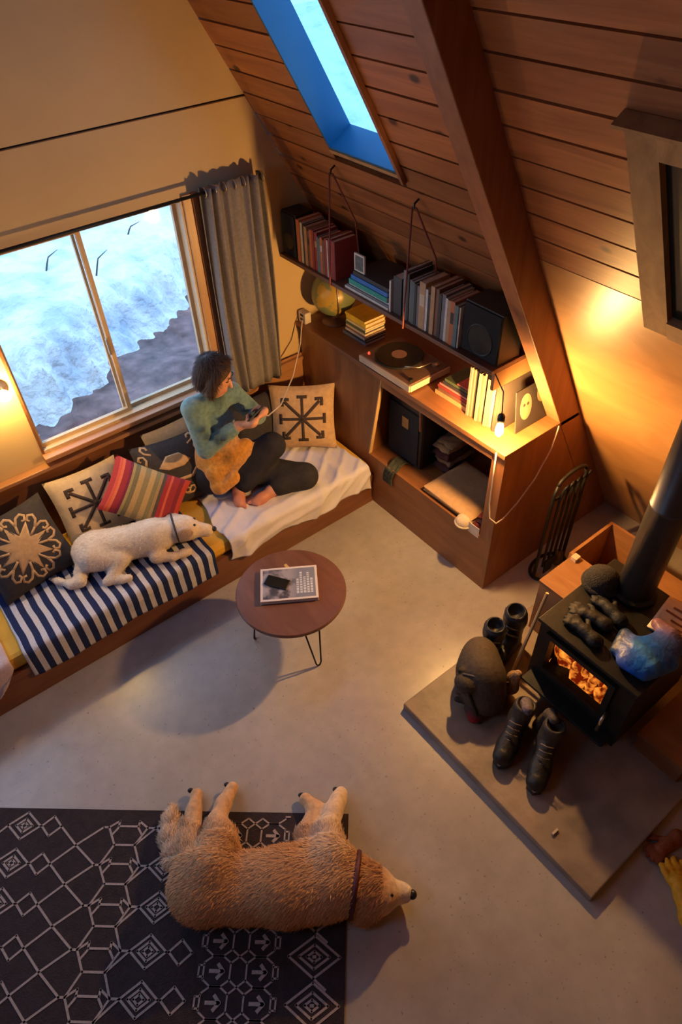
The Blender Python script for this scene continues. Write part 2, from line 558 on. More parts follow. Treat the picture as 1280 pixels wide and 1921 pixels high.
def concrete():
    m, nt, b = nt_of('stained_concrete'); L = nt.links.new
    tc = nt.nodes.new('ShaderNodeTexCoord')
    n1 = nt.nodes.new('ShaderNodeTexNoise'); n1.inputs['Scale'].default_value = 1.3; n1.inputs['Detail'].default_value = 6; n1.inputs['Roughness'].default_value = 0.6
    n2 = nt.nodes.new('ShaderNodeTexNoise'); n2.inputs['Scale'].default_value = 14; n2.inputs['Detail'].default_value = 8
    n3 = nt.nodes.new('ShaderNodeTexNoise'); n3.inputs['Scale'].default_value = 55; n3.inputs['Detail'].default_value = 3
    for n in (n1, n2, n3): L(tc.outputs['Object'], n.inputs['Vector'])
    r1 = nt.nodes.new('ShaderNodeValToRGB')
    r1.color_ramp.elements[0].position = .3; r1.color_ramp.elements[1].position = .72
    r1.color_ramp.elements[0].color = (0.37, 0.325, 0.28, 1); r1.color_ramp.elements[1].color = (0.54, 0.49, 0.45, 1)
    L(n1.outputs['Fac'], r1.inputs['Fac'])
    r2 = nt.nodes.new('ShaderNodeValToRGB')
    r2.color_ramp.elements[0].position = .35; r2.color_ramp.elements[1].position = .65
    r2.color_ramp.elements[0].color = (0.93, 0.93, 0.93, 1); r2.color_ramp.elements[1].color = (1.03, 1.03, 1.03, 1)
    L(n2.outputs['Fac'], r2.inputs['Fac'])
    mx = nt.nodes.new('ShaderNodeMix'); mx.data_type = 'RGBA'; mx.blend_type = 'MULTIPLY'; mx.inputs['Factor'].default_value = 1
    L(r1.outputs['Color'], mx.inputs[6]); L(r2.outputs['Color'], mx.inputs[7])
    r3 = nt.nodes.new('ShaderNodeValToRGB')                     # small dark specks
    r3.color_ramp.elements[0].position = .66; r3.color_ramp.elements[1].position = .72
    r3.color_ramp.elements[0].color = (0, 0, 0, 1); r3.color_ramp.elements[1].color = (.55, .55, .55, 1)
    L(n3.outputs['Fac'], r3.inputs['Fac'])
    m2 = nt.nodes.new('ShaderNodeMix'); m2.data_type = 'RGBA'
    L(r3.outputs['Color'], m2.inputs['Factor']); L(mx.outputs[2], m2.inputs[6]); m2.inputs[7].default_value = (0.14, 0.10, 0.07, 1)
    L(m2.outputs[2], b.inputs['Base Color'])
    rr = nt.nodes.new('ShaderNodeMapRange'); rr.inputs[3].default_value = .24; rr.inputs[4].default_value = .36
    L(n1.outputs['Fac'], rr.inputs[0]); L(rr.outputs[0], b.inputs['Roughness'])
    b.inputs['Specular IOR Level'].default_value = 0.55
    return m


M_floor = concrete()

# ================================================================== THE SETTING
YW = 3.435                      # inner face of the window wall
APEX_X = 0.2
S_APEX = (RX - APEX_X) * RH
YB = -2.6                       # wall behind the camera
XL = 2 * APEX_X - RX

fl = box('floor', XL - 0.3, RX + 0.4, YB - 0.2, YW + 0.12, -0.12, 0.0, M_floor)
struct(fl, 'mottled beige concrete floor of the cabin', 'floor')

# ---- window wall: painted panels with open joints over a dark backing
wb = thing('wall_back', 'cream painted panel wall around the wide window', 'wall', (0, YW, 0))
wb['kind'] = 'structure'
WX0, WX1, WZ0, WZ1 = 0.468, 1.60, 0.885, 2.0         # rough opening of the window
DX0, DX1, DZ1 = -1.75, -0.12, 2.25                   # added glazed door further left, out of frame, for daylight
xr = lambda z: RX - z / RK


def wall_piece(poly, name='wall_panel', y0=YW, y1=YW + 0.10, mat=M_wall):
    return MB().prism(poly, y0, y1).build(name, mat, wb)


Z8 = 2.40
wall_piece([(WX1, 0.86), (xr(.86), .86), (xr(Z8), Z8 - .006), (WX1, Z8 - .006)])
wall_piece([(DX1, WZ1), (WX1, WZ1), (WX1, Z8 - .006), (DX1, Z8 - .006)])
wall_piece([(DX1, 0.86), (WX0, 0.86), (WX0, WZ1), (DX1, WZ1)])
wall_piece([(DX0, DZ1), (DX1, DZ1), (DX1, Z8 - .006), (DX0, Z8 - .006)])
wall_piece([(-1.35, Z8 + .006), (xr(Z8), Z8 + .006), (xr(4.86), 4.86), (-0.24, 4.86)])
wall_piece([(-1.35, Z8 + .006), (-0.24, 4.86), (APEX_X * 2 - xr(4.86) - 0.0, 4.86), (2 * APEX_X - xr(Z8), Z8 + .006)])
wall_piece([(2 * APEX_X - xr(4.86), 4.866), (xr(4.86), 4.866), (APEX_X, (RX - APEX_X) * RK)])
wall_piece([(2 * APEX_X - xr(0), 0), (DX0, 0), (DX0, Z8 - .006), (2 * APEX_X - xr(Z8), Z8 - .006)])
wall_piece([(DX1, 0), (WX1, 0), (WX1, .86), (DX1, .86)], 'lower_wall')
wall_piece([(WX1, 0), (xr(0), 0), (xr(.86), .86), (WX1, .86)], 'lower_wall')
wall_piece([(2 * APEX_X - xr(2.3), 2.36), (xr(2.3), 2.36), (xr(2.45), 2.44), (2 * APEX_X - xr(2.45), 2.44)], 'joint_backing', YW + .02, YW + .09, M_dark)
# WZ0..0.86 strip under the window opening
wall_piece([(WX0, .86), (WX1, .86), (WX1, WZ0), (WX0, WZ0)], 'lower_wall')

# wood wainscot between bench and window, with its ledge
wn = thing('baseboard_back', 'dark stained board panel with a ledge below the window', 'wainscot', (0.9, YW - .02, .35))
wn['kind'] = 'structure'
box('board', -0.9, 2.25, YW - .022, YW - .001, 0.0, 0.80, M_bench, wn)
box('ledge', -0.9, 2.25, YW - .055, YW - .001, 0.80, 0.825, M_trimx, wn, bevel=.004)
# right of the window the wood skirt under the wall strip
box('board', 1.62, 2.255, YW - .030, YW - .0225, 0.35, 0.84, M_trimx, wn)

# ---- window 1: sliding window
w1 = thing('window_1', 'sliding window with wooden casing looking out on snow', 'window', (1.02, YW, .9))
w1['kind'] = 'structure'
fy0, fy1 = YW - .006, YW + .09
M_sash = plain('cream_sash', (.58, .42, .25), .5, .08, 20)
FT = .014
box('frame', WX0, WX0 + FT, fy0, fy1, WZ0, WZ1, M_bench, w1)
box('frame', WX1 - FT, WX1, fy0, fy1, WZ0, WZ1, M_sash, w1)
box('frame', WX0 + FT, WX1 - FT, fy0, fy1, WZ1 - .012, WZ1, M_bench, w1)
box('frame', WX0 + FT, WX1 - FT, fy0, fy1, WZ0, WZ0 + .02, M_sash, w1)
box('casing', WX1, WX1 + .05, YW - .020, YW - .0005, WZ0 - .03, WZ1 + .02, M_trim, w1, bevel=.003)
box('casing', WX1 + .051, WX1 + .085, YW - .030, YW - .0005, WZ0 - .03, WZ1 + .02, M_cabv, w1, bevel=.003)
box('sill', WX0 - .005, WX1 + .09, YW - .060, YW + .05, WZ0 - .03, WZ0, M_trimx, w1, bevel=.004)
for x0, x1, yy in ((WX0 + FT, 1.045, YW + .03), (1.005, WX1 - FT, YW + .055)):
    sa = MB()
    t = .024
    z0, z1 = WZ0 + .02, WZ1 - .012
    sa.box(x0, x0 + t * .6, yy, yy + .022, z0, z1); sa.box(x1 - t, x1, yy, yy + .022, z0, z1)
    sa.box(x0 + t * .6, x1 - t, yy, yy + .022, z0, z0 + t); sa.box(x0 + t * .6, x1 - t, yy, yy + .022, z1 - .018, z1)
    so = sa.build('sash', M_sash, w1)
    box('pane', x0 + t * .6, x1 - t, yy + .008, yy + .012, z0 + t, z1 - .018, glass('window_glass'), so)
box('latch', 1.008, 1.022, YW + .012, YW + .03, 1.30, 1.40, M_brass, w1, bevel=.003)

# unseen glazed door left of the frame, added to bring in more daylight
w4 = thing('added_daylight_door', 'unseen glazed door added in the window wall for daylight', 'door', (-1.0, YW, 0))
w4['kind'] = 'structure'
for a, b_ in ((DX0, DX0 + .09), (-1.07, -.98), (DX1 - .09, DX1)): box('stile', a, b_, YW + .01, YW + .07, 0, DZ1, M_trim, w4)
for z0, z1 in ((0, .14), (DZ1 - .1, DZ1)):
    box('rail', DX0 + .09, -1.07, YW + .01, YW + .07, z0, z1, M_trimx, w4); box('rail', -.98, DX1 - .09, YW + .01, YW + .07, z0, z1, M_trimx, w4)
box('pane', DX0 + .09, -1.07, YW + .035, YW + .04, .14, DZ1 - .1, glass('window_glass'), w4)
box('pane', -.98, DX1 - .09, YW + .035, YW + .04, .14, DZ1 - .1, glass('window_glass'), w4)

# ---- right roof slope
SB = 2.425                      # foot of the boards, plywood below
SKY0, SKY1, SKS0, SKS1 = 2.325, 2.842, 2.622, 4.05
BY0, BY1 = 1.612, 1.702         # the roof beam
ce = thing('ceiling', 'sloping roof lined with knotty reddish boards', 'ceiling', tuple(roof(3, 1, 0)))
ce['kind'] = 'structure'
k = 0
s0 = SB - 6 * .1265
while s0 < S_APEX - .02:
    s1 = min(s0 + .1265, S_APEX)
    segs = [(BY1, YW)] if s1 < SB + .01 else [(YB, BY0 - .0), (BY1, YW)]
    out = []
    for a, b_ in segs:
        if b_ > SKY0 and s1 > SKS0 + .001 and s0 < SKS1 - .001:
            out += [(a, SKY0), (SKY1, b_)]
        else: out.append((a, b_))
    for a, b_ in out:
        a2 = max(a, YB)
        rbox('plank', s0 + .005, s1 - .005, a2, b_, -.022 if s0 > SB - .01 else -.0005, (0.0 if s0 > SB - .01 else .010) + random.uniform(-.0015, .0015), M_plank, ce)
    s0 = s1
# board backing and outer skin with the skylight hole
for a, b_, c, d in ((SB, S_APEX, YB, SKY0), (SB, S_APEX, SKY1, YW), (SB, SKS0, SKY0, SKY1), (SKS1, S_APEX, SKY0, SKY1)):
    rbox('roof_deck', a, b_, c, d + (.11 if d == YW else 0), -.14, -.0225, M_dark, ce)
wr = rbox('wall_right', -.05, SB - .0005, YB, YW + .1, -.07, -.001, M_ply)
MBX = None
struct(wr, 'varnished plywood on the low part of the roof slope', 'wall')
# ---- left slope and the wall behind the viewer (close the room)
lx = lambda p: (2 * APEX_X - p[0], p[1], p[2])
def lbox(name, a, b_, c, d, e, f, mat, par): 
    return MB().box(a, b_, c, d, e, f, xf=lambda s_, y, n: lx(roof(s_, y, n))).build(name, mat, par)
cl = thing('ceiling', 'opposite roof slope with boards, behind and left of the viewer', 'ceiling', lx(roof(3, 1, 0)))
cl['kind'] = 'structure'
LSK = (2.6, 3.7, 1.2, 2.2)
for a, b_, c, d in ((0, LSK[0], YB, YW), (LSK[1], S_APEX, YB, YW), (LSK[0], LSK[1], YB, LSK[2]), (LSK[0], LSK[1], LSK[3], YW)):
    lbox('board_field', a, b_, c, d, -.08, 0, M_plank, cl)
lbox('added_roof_glass', LSK[0], LSK[1], LSK[2], LSK[3], -.05, -.045, glass('window_glass'), cl)  # unseen roof window, added to let in extra daylight
wf = MB().prism([(XL - .1, 0), (RX + .1, 0), (APEX_X, (RX - APEX_X) * RK + .1)], YB - .1, YB).build('wall_front', M_wall)
struct(wf, 'plain painted wall behind the viewer', 'wall')

# ---- roof beam
bm_ = MB().box(-.02, S_APEX - .05, BY0, BY1, -.02, .145, xf=lambda s_, y, n: tuple(roof(s_, y, n))).build('roof_beam', M_beam, bevel=.004)
struct(bm_, 'heavy reddish timber beam running down the roof slope', 'beam')

# ---- skylight
w2 = thing('window_2', 'narrow skylight with reveal tinted the blue of sky light in the roof slope', 'skylight', tuple(roof(SKS0, (SKY0 + SKY1) / 2, 0)))
w2['kind'] = 'structure'
rbox('reveal', SKS0, SKS1, SKY1 - .012, SKY1 - .0005, -.145, .004, M_well_sky_tint, w2)
rbox('reveal', SKS0, SKS1, SKY0 + .0005, SKY0 + .012, -.145, .004, M_well_sky_tint, w2)
rbox('reveal', SKS0 + .0005, SKS0 + .012, SKY0 + .012, SKY1 - .012, -.145, .004, M_well_sky_tint, w2)
rbox('reveal', SKS1 - .012, SKS1 - .0005, SKY0 + .012, SKY1 - .012, -.145, .004, M_well_sky_tint, w2)
rbox('casing', SKS0 - .03, SKS1, SKY0 - .02, SKY0 - .0002, .002, .024, M_beam, w2)
rbox('casing', SKS0 - .022, SKS0 - .0005, SKY0, SKY1, .002, .008, M_trim, w2)
rbox('pane', SKS0, SKS1, SKY0, SKY1, -.152, -.146, glass('skylight_glass', (.62, .80, .92), frost=.45), w2)

# ---- rough wooden frame on the slope, far right
w3 = thing('window_3', 'rough weathered wooden window frame on the boards, right edge', 'window', tuple(roof(2.336, .75, 0)))
w3['kind'] = 'structure'
W3 = (2.336, 3.215, 0.30, 1.115)
rbox('jamb', W3[0], W3[1], W3[3] - .10, W3[3], .002, .035, M_raw, w3)
rbox('jamb', W3[0], W3[1], W3[2], W3[2] + .10, .002, .035, M_raw, w3)
rbox('head_board', W3[1] - .09, W3[1] + .01, W3[2] + .10, W3[3] - .10, .002, .042, M_raw, w3)
rbox('head_board', W3[1], W3[1] + .012, W3[2] - .02, W3[3] + .02, .002, .06, M_raw, w3)
rbox('sill_board', W3[0], W3[0] + .09, W3[2] + .10, W3[3] - .10, .002, .042, M_raw, w3)
rbox('pane', W3[0] + .09, W3[1] - .09, W3[2] + .10, W3[3] - .10, .004, .010, plain('dark_pane', (.02, .025, .02), .15), w3)

# portals guide daylight sampling
def facing(loc, n, up=(0, 0, 1)):
    z = -Vector(n).normalized(); x = Vector(up).cross(z).normalized(); y = z.cross(x)
    m = Matrix.Identity(4)
    for i in range(3): m[i][0] = x[i]; m[i][1] = y[i]; m[i][2] = z[i]; m[i][3] = loc[i]
    return m
portal('window_daylight', facing(((WX0 + WX1) / 2, YW + .12, (WZ0 + WZ1) / 2), (0, -1, 0)), 1.05, 1.1)
portal('added_door_daylight', facing(((DX0 + DX1) / 2, YW + .12, DZ1 / 2), (0, -1, 0)), 1.45, 2.15)
portal('skylight_daylight', facing(tuple(roof((SKS0 + SKS1) / 2, (SKY0 + SKY1) / 2, -.17)), tuple(EN), up=tuple(ES)), .52, 1.45)
pc = lx(roof((LSK[0] + LSK[1]) / 2, (LSK[2] + LSK[3]) / 2, -.10))
portal('added_roof_glass_daylight', facing(pc, (-EN.x, 0, EN.z), up=(-ES.x, 0, ES.z)), 1.0, 1.1)

# ================================================================== OUTDOORS
def hsh(x, y): 
    return (math.sin(x * 1.7 + y * .9) + math.sin(x * .63 - y * 1.31 + 1.3) + .6 * math.sin(x * 3.1 + y * 2.3 + .7) + .45 * math.sin(4.7 * x - 3.9 * y) + .3 * math.sin(8.3 * x + 7.1 * y)) / 3.0


def snow_z(x, y):
    d = max(y - (5.50 + .60 * (x - .9)) if y > YW else -9, (x - 5.2) if x > RX else -9, XL - 1.2 - x, YB - 1.0 - y)
    if d < -.25: return -.28
    t = max(0., min(1., (d + .25) / .9)); t = t * t * (3 - 2 * t)
    rough = .5 + .5 * math.sin(x * 9.1 + y * 5.3) * math.sin(y * 8.7 - x * 3.1) + .5 * math.sin(x * 23 + 2 * math.sin(y * 9)) * math.sin(y * 21 + 1.5 * math.sin(x * 11))
    d += .12 * math.sin(x * 5.1 + 1) + .07 * math.sin(x * 13.7) + .05 * math.sin(x * 29 + y * 7)
    t = max(0., min(1., (d + .25) / .7)); t = t * t * (3 - 2 * t)
    return -.28 + .42 * t + .10 * max(0, d) ** .8 + .10 * hsh(x, y) * t + .11 * rough * (4 * t * (1 - t)) + .03 * rough * t


def snow_mat():
    m, nt, b = nt_of('trodden_snow'); L = nt.links.new
    tc = nt.nodes.new('ShaderNodeTexCoord')
    n = nt.nodes.new('ShaderNodeTexNoise'); n.inputs['Scale'].default_value = 2.6; n.inputs['Detail'].default_value = 8
    L(tc.outputs['Object'], n.inputs['Vector'])
    r = nt.nodes.new('ShaderNodeValToRGB')
    r.color_ramp.elements[0].position = .32; r.color_ramp.elements[1].position = .55
    r.color_ramp.elements[0].color = (.40, .47, .56, 1); r.color_ramp.elements[1].color = (.70, .72, .74, 1)
    L(n.outputs['Fac'], r.inputs['Fac']); L(r.outputs[0], b.inputs['Base Color'])
    b.inputs['Roughness'].default_value = .8
    n2 = nt.nodes.new('ShaderNodeTexNoise'); n2.inputs['Scale'].default_value = 9; n2.inputs['Detail'].default_value = 6
    L(tc.outputs['Object'], n2.inputs['Vector'])
    bp = nt.nodes.new('ShaderNodeBump'); bp.inputs['Strength'].default_value = .7; bp.inputs['Distance'].default_value = .12
    L(n2.outputs['Fac'], bp.inputs['Height']); L(bp.outputs[0], b.inputs['Normal'])
    return m


NX, NY = 250, 250
def gfn(u, v):
    q = 2 * u - 1; w = 2 * v - 1
    x = 2.2 + 11 * (.25 * q + .75 * q ** 3); y = 5.6 + 11 * (.25 * w + .75 * w ** 3)
    return (x, y, snow_z(x, y))
sn = MB().grid(gfn, NX, NY).build('snow_ground', snow_mat(), smooth=True)
tag(sn, 'blue white snow bank rising beyond the window', 'snow', kind='stuff')
M_dirt = plain('wet_dirt', (.15, .090, .085), .9, .5, 7, bump=1.0, bscale=16)
dg = MB().grid(lambda u, v: (-4 + 9.2 * u, 3.6 + 3.2 * v, -.22 + .05 * hsh(5 * u * 3, v * 9) + .02 * math.sin(60 * u + 20 * v)), 80, 40).build('dirt_strip', M_dirt, smooth=True)
tag(dg, 'dark wet strip of bare ground between cabin and snow bank', 'ground', kind='stuff')
for i, (x, y, h_) in enumerate(((1.75, 7.4, .16), (2.1, 6.9, .20), (2.75, 7.5, .08))):
    z = snow_z(x, y)
    p = [(x, y, z - .05), (x + .06, y + .02, z + h_ * .4), (x + .10, y + .05, z + h_ * .7), (x + .22, y + .05, z + h_)]
    t = MB().tube(p, [.010, .009, .007, .002], 6)
    o = t.build('twig', plain('twig_bark', (.05, .06, .05), .9))
    tag(o, ['thin dark twig poking from the snow, left window sash', 'tallest dark twig poking from the snow, right window sash', 'shortest dark twig in the snow, right window sash'][i], 'twig', 'twigs outside')

# ================================================================== BENCH AND BEDDING
bn = thing('bench', 'long low built-in wooden bench under the window', 'bench', (0.7, 3.0, 0))
BF = 2.655                      # front face of the bench
box('front_board', -0.9, 2.255, BF, BF + .03, 0.0, 0.22, M_bench, bn, bevel=.003)
box('seat_board', -0.9, 2.255, BF + .0005, YW - .032, 0.2205, 0.245, M_bench, bn)
box('front_rail', -0.9, 2.255, BF - .008, BF - .0005, 0.20, 0.245, M_bench, bn, bevel=.003)
ZM = 0.345
mt = MB().box(-0.88, 2.235, BF + .01, YW - .05, 0.2465, ZM).build('mattress', plain('mustard_cotton', (.74, .40, .045), .85, .12, 9, bump=.2), None, bevel=.03)
tag(mt, 'thin mattress in a mustard yellow cover along the bench', 'mattress')


def wob(x, y, s=1.0):
    return (math.sin(7.1 * x + 3.3 * y) + .7 * math.sin(13.7 * x - 9.1 * y + 1.0) + .5 * math.sin(23 * x + 17 * y + 2.0)) * s


def throw(name, mat, x0f, x1f, yback, drop, nx, ny, z0, wr=.003, top_front=BF - .012, fold=0.0):
    """a cloth lying on the mattress and falling over its front edge; x0f/x1f give the side edges along t"""
    depth = yback - top_front
    L = depth + drop(0.5)
    vs, uv = [], []
    for j in range(ny + 1):
        for i in range(nx + 1):
            u = i / nx; 
            Lu = depth + drop(u)
            l = Lu * j / ny
            t = j / ny
            x = x0f(t) + (x1f(t) - x0f(t)) * u
            R = .025
            if l < depth - R:
                y = yback - l; z = z0
                n = (0, 0, 1)
            elif l < depth - R + R * math.pi / 2:
                a = (l - depth + R) / R
                y = top_front + R - R * math.sin(a) ; z = z0 - R + R * math.cos(a); n = (0, -math.sin(a), math.cos(a))
            else:
                y = top_front; z = z0 - R - (l - depth + R - R * math.pi / 2); n = (0, -1, 0)
            w = abs(wob(x, l)) * wr + .0005 + fold * (abs(math.sin(16 * x + 2.5 * math.sin(4 * l + 1.7 * x))) ** 6 * (.5 + .5 * math.sin(7 * l + 9 * x)) + .7 * abs(math.sin(21 * l + 9 * x + 1.5 * math.sin(6 * x))) ** 8)
            vs.append((x + .4 * wr * wob(y * 2, x), y + n[1] * w, z + n[2] * w)); uv.append((x, l))
    b = MB()
    fs = [(j * (nx + 1) + i, j * (nx + 1) + i + 1, (j + 1) * (nx + 1) + i + 1, (j + 1) * (nx + 1) + i) for j in range(ny) for i in range(nx)]
    b.add(vs, fs)
    return b.build(name, mat, None, smooth=True, solid=.004, uv=uv)


M_navy = stripes('navy_stripes', [(0.0, (.62, .60, .64)), (0.46, (.018, .03, .10))], .0645)
sb = throw('striped_blanket', M_navy, lambda t: -.10 - .02 * t, lambda t: 1.03 - .015 * t, 3.20, lambda u: .175 + .012 * math.sin(9 * u), 110, 54, ZM + .006, .0035, fold=.007)
tag(sb, 'navy and white striped throw spread over the bench under the white dog', 'blanket')
M_sheet = plain('pale_sheet', (.66, .62, .70), .85, .06, 8, bump=.35, bscale=30)
sh = throw('white_sheet', M_sheet, lambda t: 1.17 - .06 * t + .015 * math.sin(9 * t), lambda t: 2.20 - .02 * math.sin(5 * t), 3.16, lambda u: .13 + .05 * u + .02 * math.sin(13 * u), 150, 80, ZM + .006, .006, fold=.016)
tag(sh, 'crumpled pale lavender sheet under the seated person', 'sheet')

# pale pink fleece throw at the left end of the bench
M_pink = plain('pink_fleece', (.60, .45, .44), .95, .1, 20, bump=.5, bscale=80, sheen=.3)
pk = throw('pink_throw', M_pink, lambda t: -.88, lambda t: -.185 - .09 * max(0, (t - .82) / .18) ** 2, 3.0, lambda u: .21 - .10 * max(0, (u - .85) / .15) ** 2, 30, 36, ZM + .014, .004, BF - .026)
tag(pk, 'pale pink fleece throw over the bench end at the left edge', 'blanket')


# ------------------------------------------------------------------ pillows
def pillow_z(s, t, th):
    f = max(0, (1 - abs(s) ** 2.6)) ** .5 * max(0, (1 - abs(t) ** 2.6)) ** .5
    return th * f


def pillow(label, cat, centre, nrm, up, w, h, th, mat, motif=None, mmat=None, roll=0.0, group='bench pillows', piping=None):
    n = Vector(nrm).normalized(); u = Vector(up); u = (u - n * u.dot(n)).normalized(); r = u.cross(n)
    c, s_ = math.cos(roll), math.sin(roll)
    r, u = r * c + u * s_, u * c - r * s_
    m = Matrix.Identity(4)
    for i in range(3): m[i][0] = r[i]; m[i][1] = u[i]; m[i][2] = n[i]; m[i][3] = centre[i]
    o = thing('pillow', label, 'pillow', group=group, local=True)
    o.matrix_basis = m
    N = 22
    def pt(s, t, side, off=0.0):
        pin = 1 - .06 * (1 - (s * s) ** 1) * 0
        e = 1 - .07 * (1 - t * t) if True else 1
        g = 1 - .07 * (1 - s * s)
        return (s * w / 2 * e, t * h / 2 * g, side * (pillow_z(s, t, th) + off))
    b = MB()
    uv = []
    for side in (1, -1):
        b.grid(lambda a, c_: pt(2 * a - 1, 2 * c_ - 1, side), N, N)
        uv += [((i / N) * w, (2 * (j / N) - 1) * h / 2) for j in range(N + 1) for i in range(N + 1)]
    b.build('cover', mat, o, smooth=True, uv=uv)
    if piping:
        ring = [pt(s, t, 0) for s, t in [(-1 + 2 * i / 10, -1) for i in range(10)] + [(1, -1 + 2 * i / 10) for i in range(10)] + [(1 - 2 * i / 10, 1) for i in range(10)] + [(-1, 1 - 2 * i / 10) for i in range(10)]]
        MB().tube(ring, .006, 6, closed=True).build('piping', piping, o, smooth=True)
    if motif:
        mb = MB()
        for kind, pts, wd in motif:
            if kind == 'line':
                fine = []
                for a, c_ in zip(pts[:-1], pts[1:]):
                    q = max(1, int(math.hypot(c_[0] - a[0], c_[1] - a[1]) / .07))
                    fine += [(a[0] + (c_[0] - a[0]) * i / q, a[1] + (c_[1] - a[1]) * i / q) for i in range(q)]
                fine.append(pts[-1])
                vs = []
                for i, p in enumerate(fine):
                    a = fine[max(0, i - 1)]; c_ = fine[min(len(fine) - 1, i + 1)]
                    d = Vector((c_[0] - a[0], c_[1] - a[1])).normalized(); q = Vector((-d.y, d.x)) * wd
                    vs += [pt(p[0] + q.x, p[1] + q.y, 1, .0022), pt(p[0] - q.x, p[1] - q.y, 1, .0022)]
                mb.add(vs, [(2 * i, 2 * i + 1, 2 * i + 3, 2 * i + 2) for i in range(len(fine) - 1)])
            else:                                     # filled star-shaped outline about its middle, in rings
                cx = sum(p[0] for p in pts) / len(pts); cy = sum(p[1] for p in pts) / len(pts)
                K = 5; vs = [pt(cx, cy, 1, .0022)]
                for q in range(1, K + 1):
                    vs += [pt(cx + (p[0] - cx) * q / K, cy + (p[1] - cy) * q / K, 1, .0022) for p in pts]
                n_ = len(pts); fs = [(0, 1 + i, 1 + (i + 1) % n_) for i in range(n_)]
                for q in range(K - 1):
                    fs += [(1 + q * n_ + i, 1 + (q + 1) * n_ + i, 1 + (q + 1) * n_ + (i + 1) % n_, 1 + q * n_ + (i + 1) % n_) for i in range(n_)]
                mb.add(vs, fs)
        mb.build('motif', mmat, o, smooth=True, solid=.0015)
    return o


def hook(x, y, a, s=1.0, flip=1):
    """a small curled kilim hook growing from (x, y) in direction a"""
    pts = [(0, 0), (.16, 0), (.24, .07 * flip), (.22, .16 * flip), (.13, .17 * flip), (.10, .11 * flip)]
    c, d = math.cos(a), math.sin(a)
    return ('line', [(x + s * (p * c - q * d), y + s * (p * d + q * c)) for p, q in pts], .026 * s)


star = []
for i in range(16):
    a = math.pi * 2 * i / 16 + .2; rr = .70 if i % 2 == 0 else .34
    star.append((rr * math.cos(a), rr * math.sin(a)))
MOT_STAR = [('fill', star, 0)]
for i in range(8):
    a = math.pi * 2 * i / 8 + .2 + math.pi / 8
    MOT_STAR.append(('line', [(.36 * math.cos(a), .36 * math.sin(a)), (.62 * math.cos(a), .62 * math.sin(a))], .03))
    for f_ in (1, -1): MOT_STAR.append(hook(.60 * math.cos(a), .60 * math.sin(a), a + .35 * f_, 1.25, f_))
MOT_X = [('line', [(-.55, -.55), (.55, .55)], .05), ('line', [(-.55, .55), (.55, -.55)], .05), ('line', [(-.7, 0), (.7, 0)], .045), ('line', [(0, -.7), (0, .7)], .045),
         ('line', [(.40, .62), (.62, .62), (.62, .40)], .05), ('line', [(-.40, .62), (-.62, .62), (-.62, .40)], .05), ('line', [(.40, -.62), (.62, -.62), (.62, -.40)], .05),
         ('line', [(-.40, -.62), (-.62, -.62), (-.62, -.40)], .05), ('line', [(.7, -.16), (.7, .16)], .05), ('line', [(-.7, -.16), (-.7, .16)], .05), ('line', [(-.16, .7), (.16, .7)], .05), ('line', [(-.16, -.7), (.16, -.7)], .05)]
MOT_HOOKS = [('fill', [(-.5, .25), (-.2, .55), (.2, .55), (.5, .25), (.25, .12), (-.25, .12)], 0), ('line', [(-.75, .05), (-.4, -.25), (.4, -.25), (.75, .05)], .045)] + \
            [hook(x, y, a, 1.15, f) for x, y, a, f in ((-.8, .4, 1.2, 1), (.8, .4, 1.9, -1), (-.8, -.3, -1.2, -1), (.8, -.3, -1.9, 1), (.45, -.5, -.6, 1), (-.45, -.5, 3.7, -1), (0, -.45, -1.57, 1), (.55, .7, .4, 1), (-.55, .7, 2.7, -1), (.1, -.75, 0, 1), (.85, -.6, 1.5, 1))]

M_char = plain('charcoal_weave', (.045, .038, .042), .9, .2, 40, bump=.3)
M_cream = plain('tan_wool', (.55, .36, .20), .9, .12, 40, bump=.3)
M_cream2 = plain('oatmeal_weave', (.60, .46, .31), .9, .1, 40, bump=.3)
M_dkmot = plain('dark_wool', (.055, .035, .028), .9, .15, 40)
M_redst = stripes('red_woven_stripes', [(0, (.40, .045, .045)), (.06, (.62, .10, .06)), (.10, (.70, .16, .07)), (.13, (.34, .035, .05)), (.2, (.20, .03, .06)), (.235, (.38, .30, .13)), (.27, (.20, .17, .09)), (.33, (.50, .34, .15)), (.40, (.30, .24, .12)), (.47, (.52, .36, .16)), (.54, (.25, .22, .11)), (.60, (.40, .27, .13)), (.64, (.10, .08, .07)),
                                     (.68, (.38, .04, .05)), (.74, (.66, .13, .07)), (.77, (.34, .04, .05)), (.86, (.22, .03, .05)), (.92, (.45, .06, .05))], .46)

lean = (0, -.80, .60)
pillow('charcoal pillow with a large tan star motif at the far left', 'pillow', (.14, 3.175, .545), (0.05, -.78, .62), (0, .3, 1), .46, .46, .075, M_char, MOT_STAR, M_cream, roll=.06)
pillow('tan pillow with dark corner motifs behind the red striped one', 'pillow', (.60, 3.255, .565), (.05, -.86, .5), (0, .3, 1), .44, .42, .065, M_cream2, MOT_X, M_dkmot, roll=-.05)
pillow('red and olive striped woven pillow tipped on its corner', 'pillow', (.855, 3.07, .60), (.0, -.72, .70), (0, .3, 1), .46, .34, .07, M_redst, roll=-.80)
pillow('charcoal pillow with tan hooked motifs beside the person', 'pillow', (1.105, 3.20, .555), (.05, -.85, .52), (0, .3, 1), .45, .43, .07, M_char, MOT_HOOKS, M_cream, roll=-.12)
pillow('plain tan pillow peeking out behind the charcoal hooked one', 'pillow', (1.22, 3.345, .60), (0, -.97, .2), (0, .2, 1), .40, .36, .05, M_cream2, roll=.02)
pillow('dark grey pillow wedged under the curtain beside the person', 'pillow', (1.80, 3.285, .545), (-.1, -.93, .35), (0, .2, 1), .40, .38, .06, M_char, roll=.03)
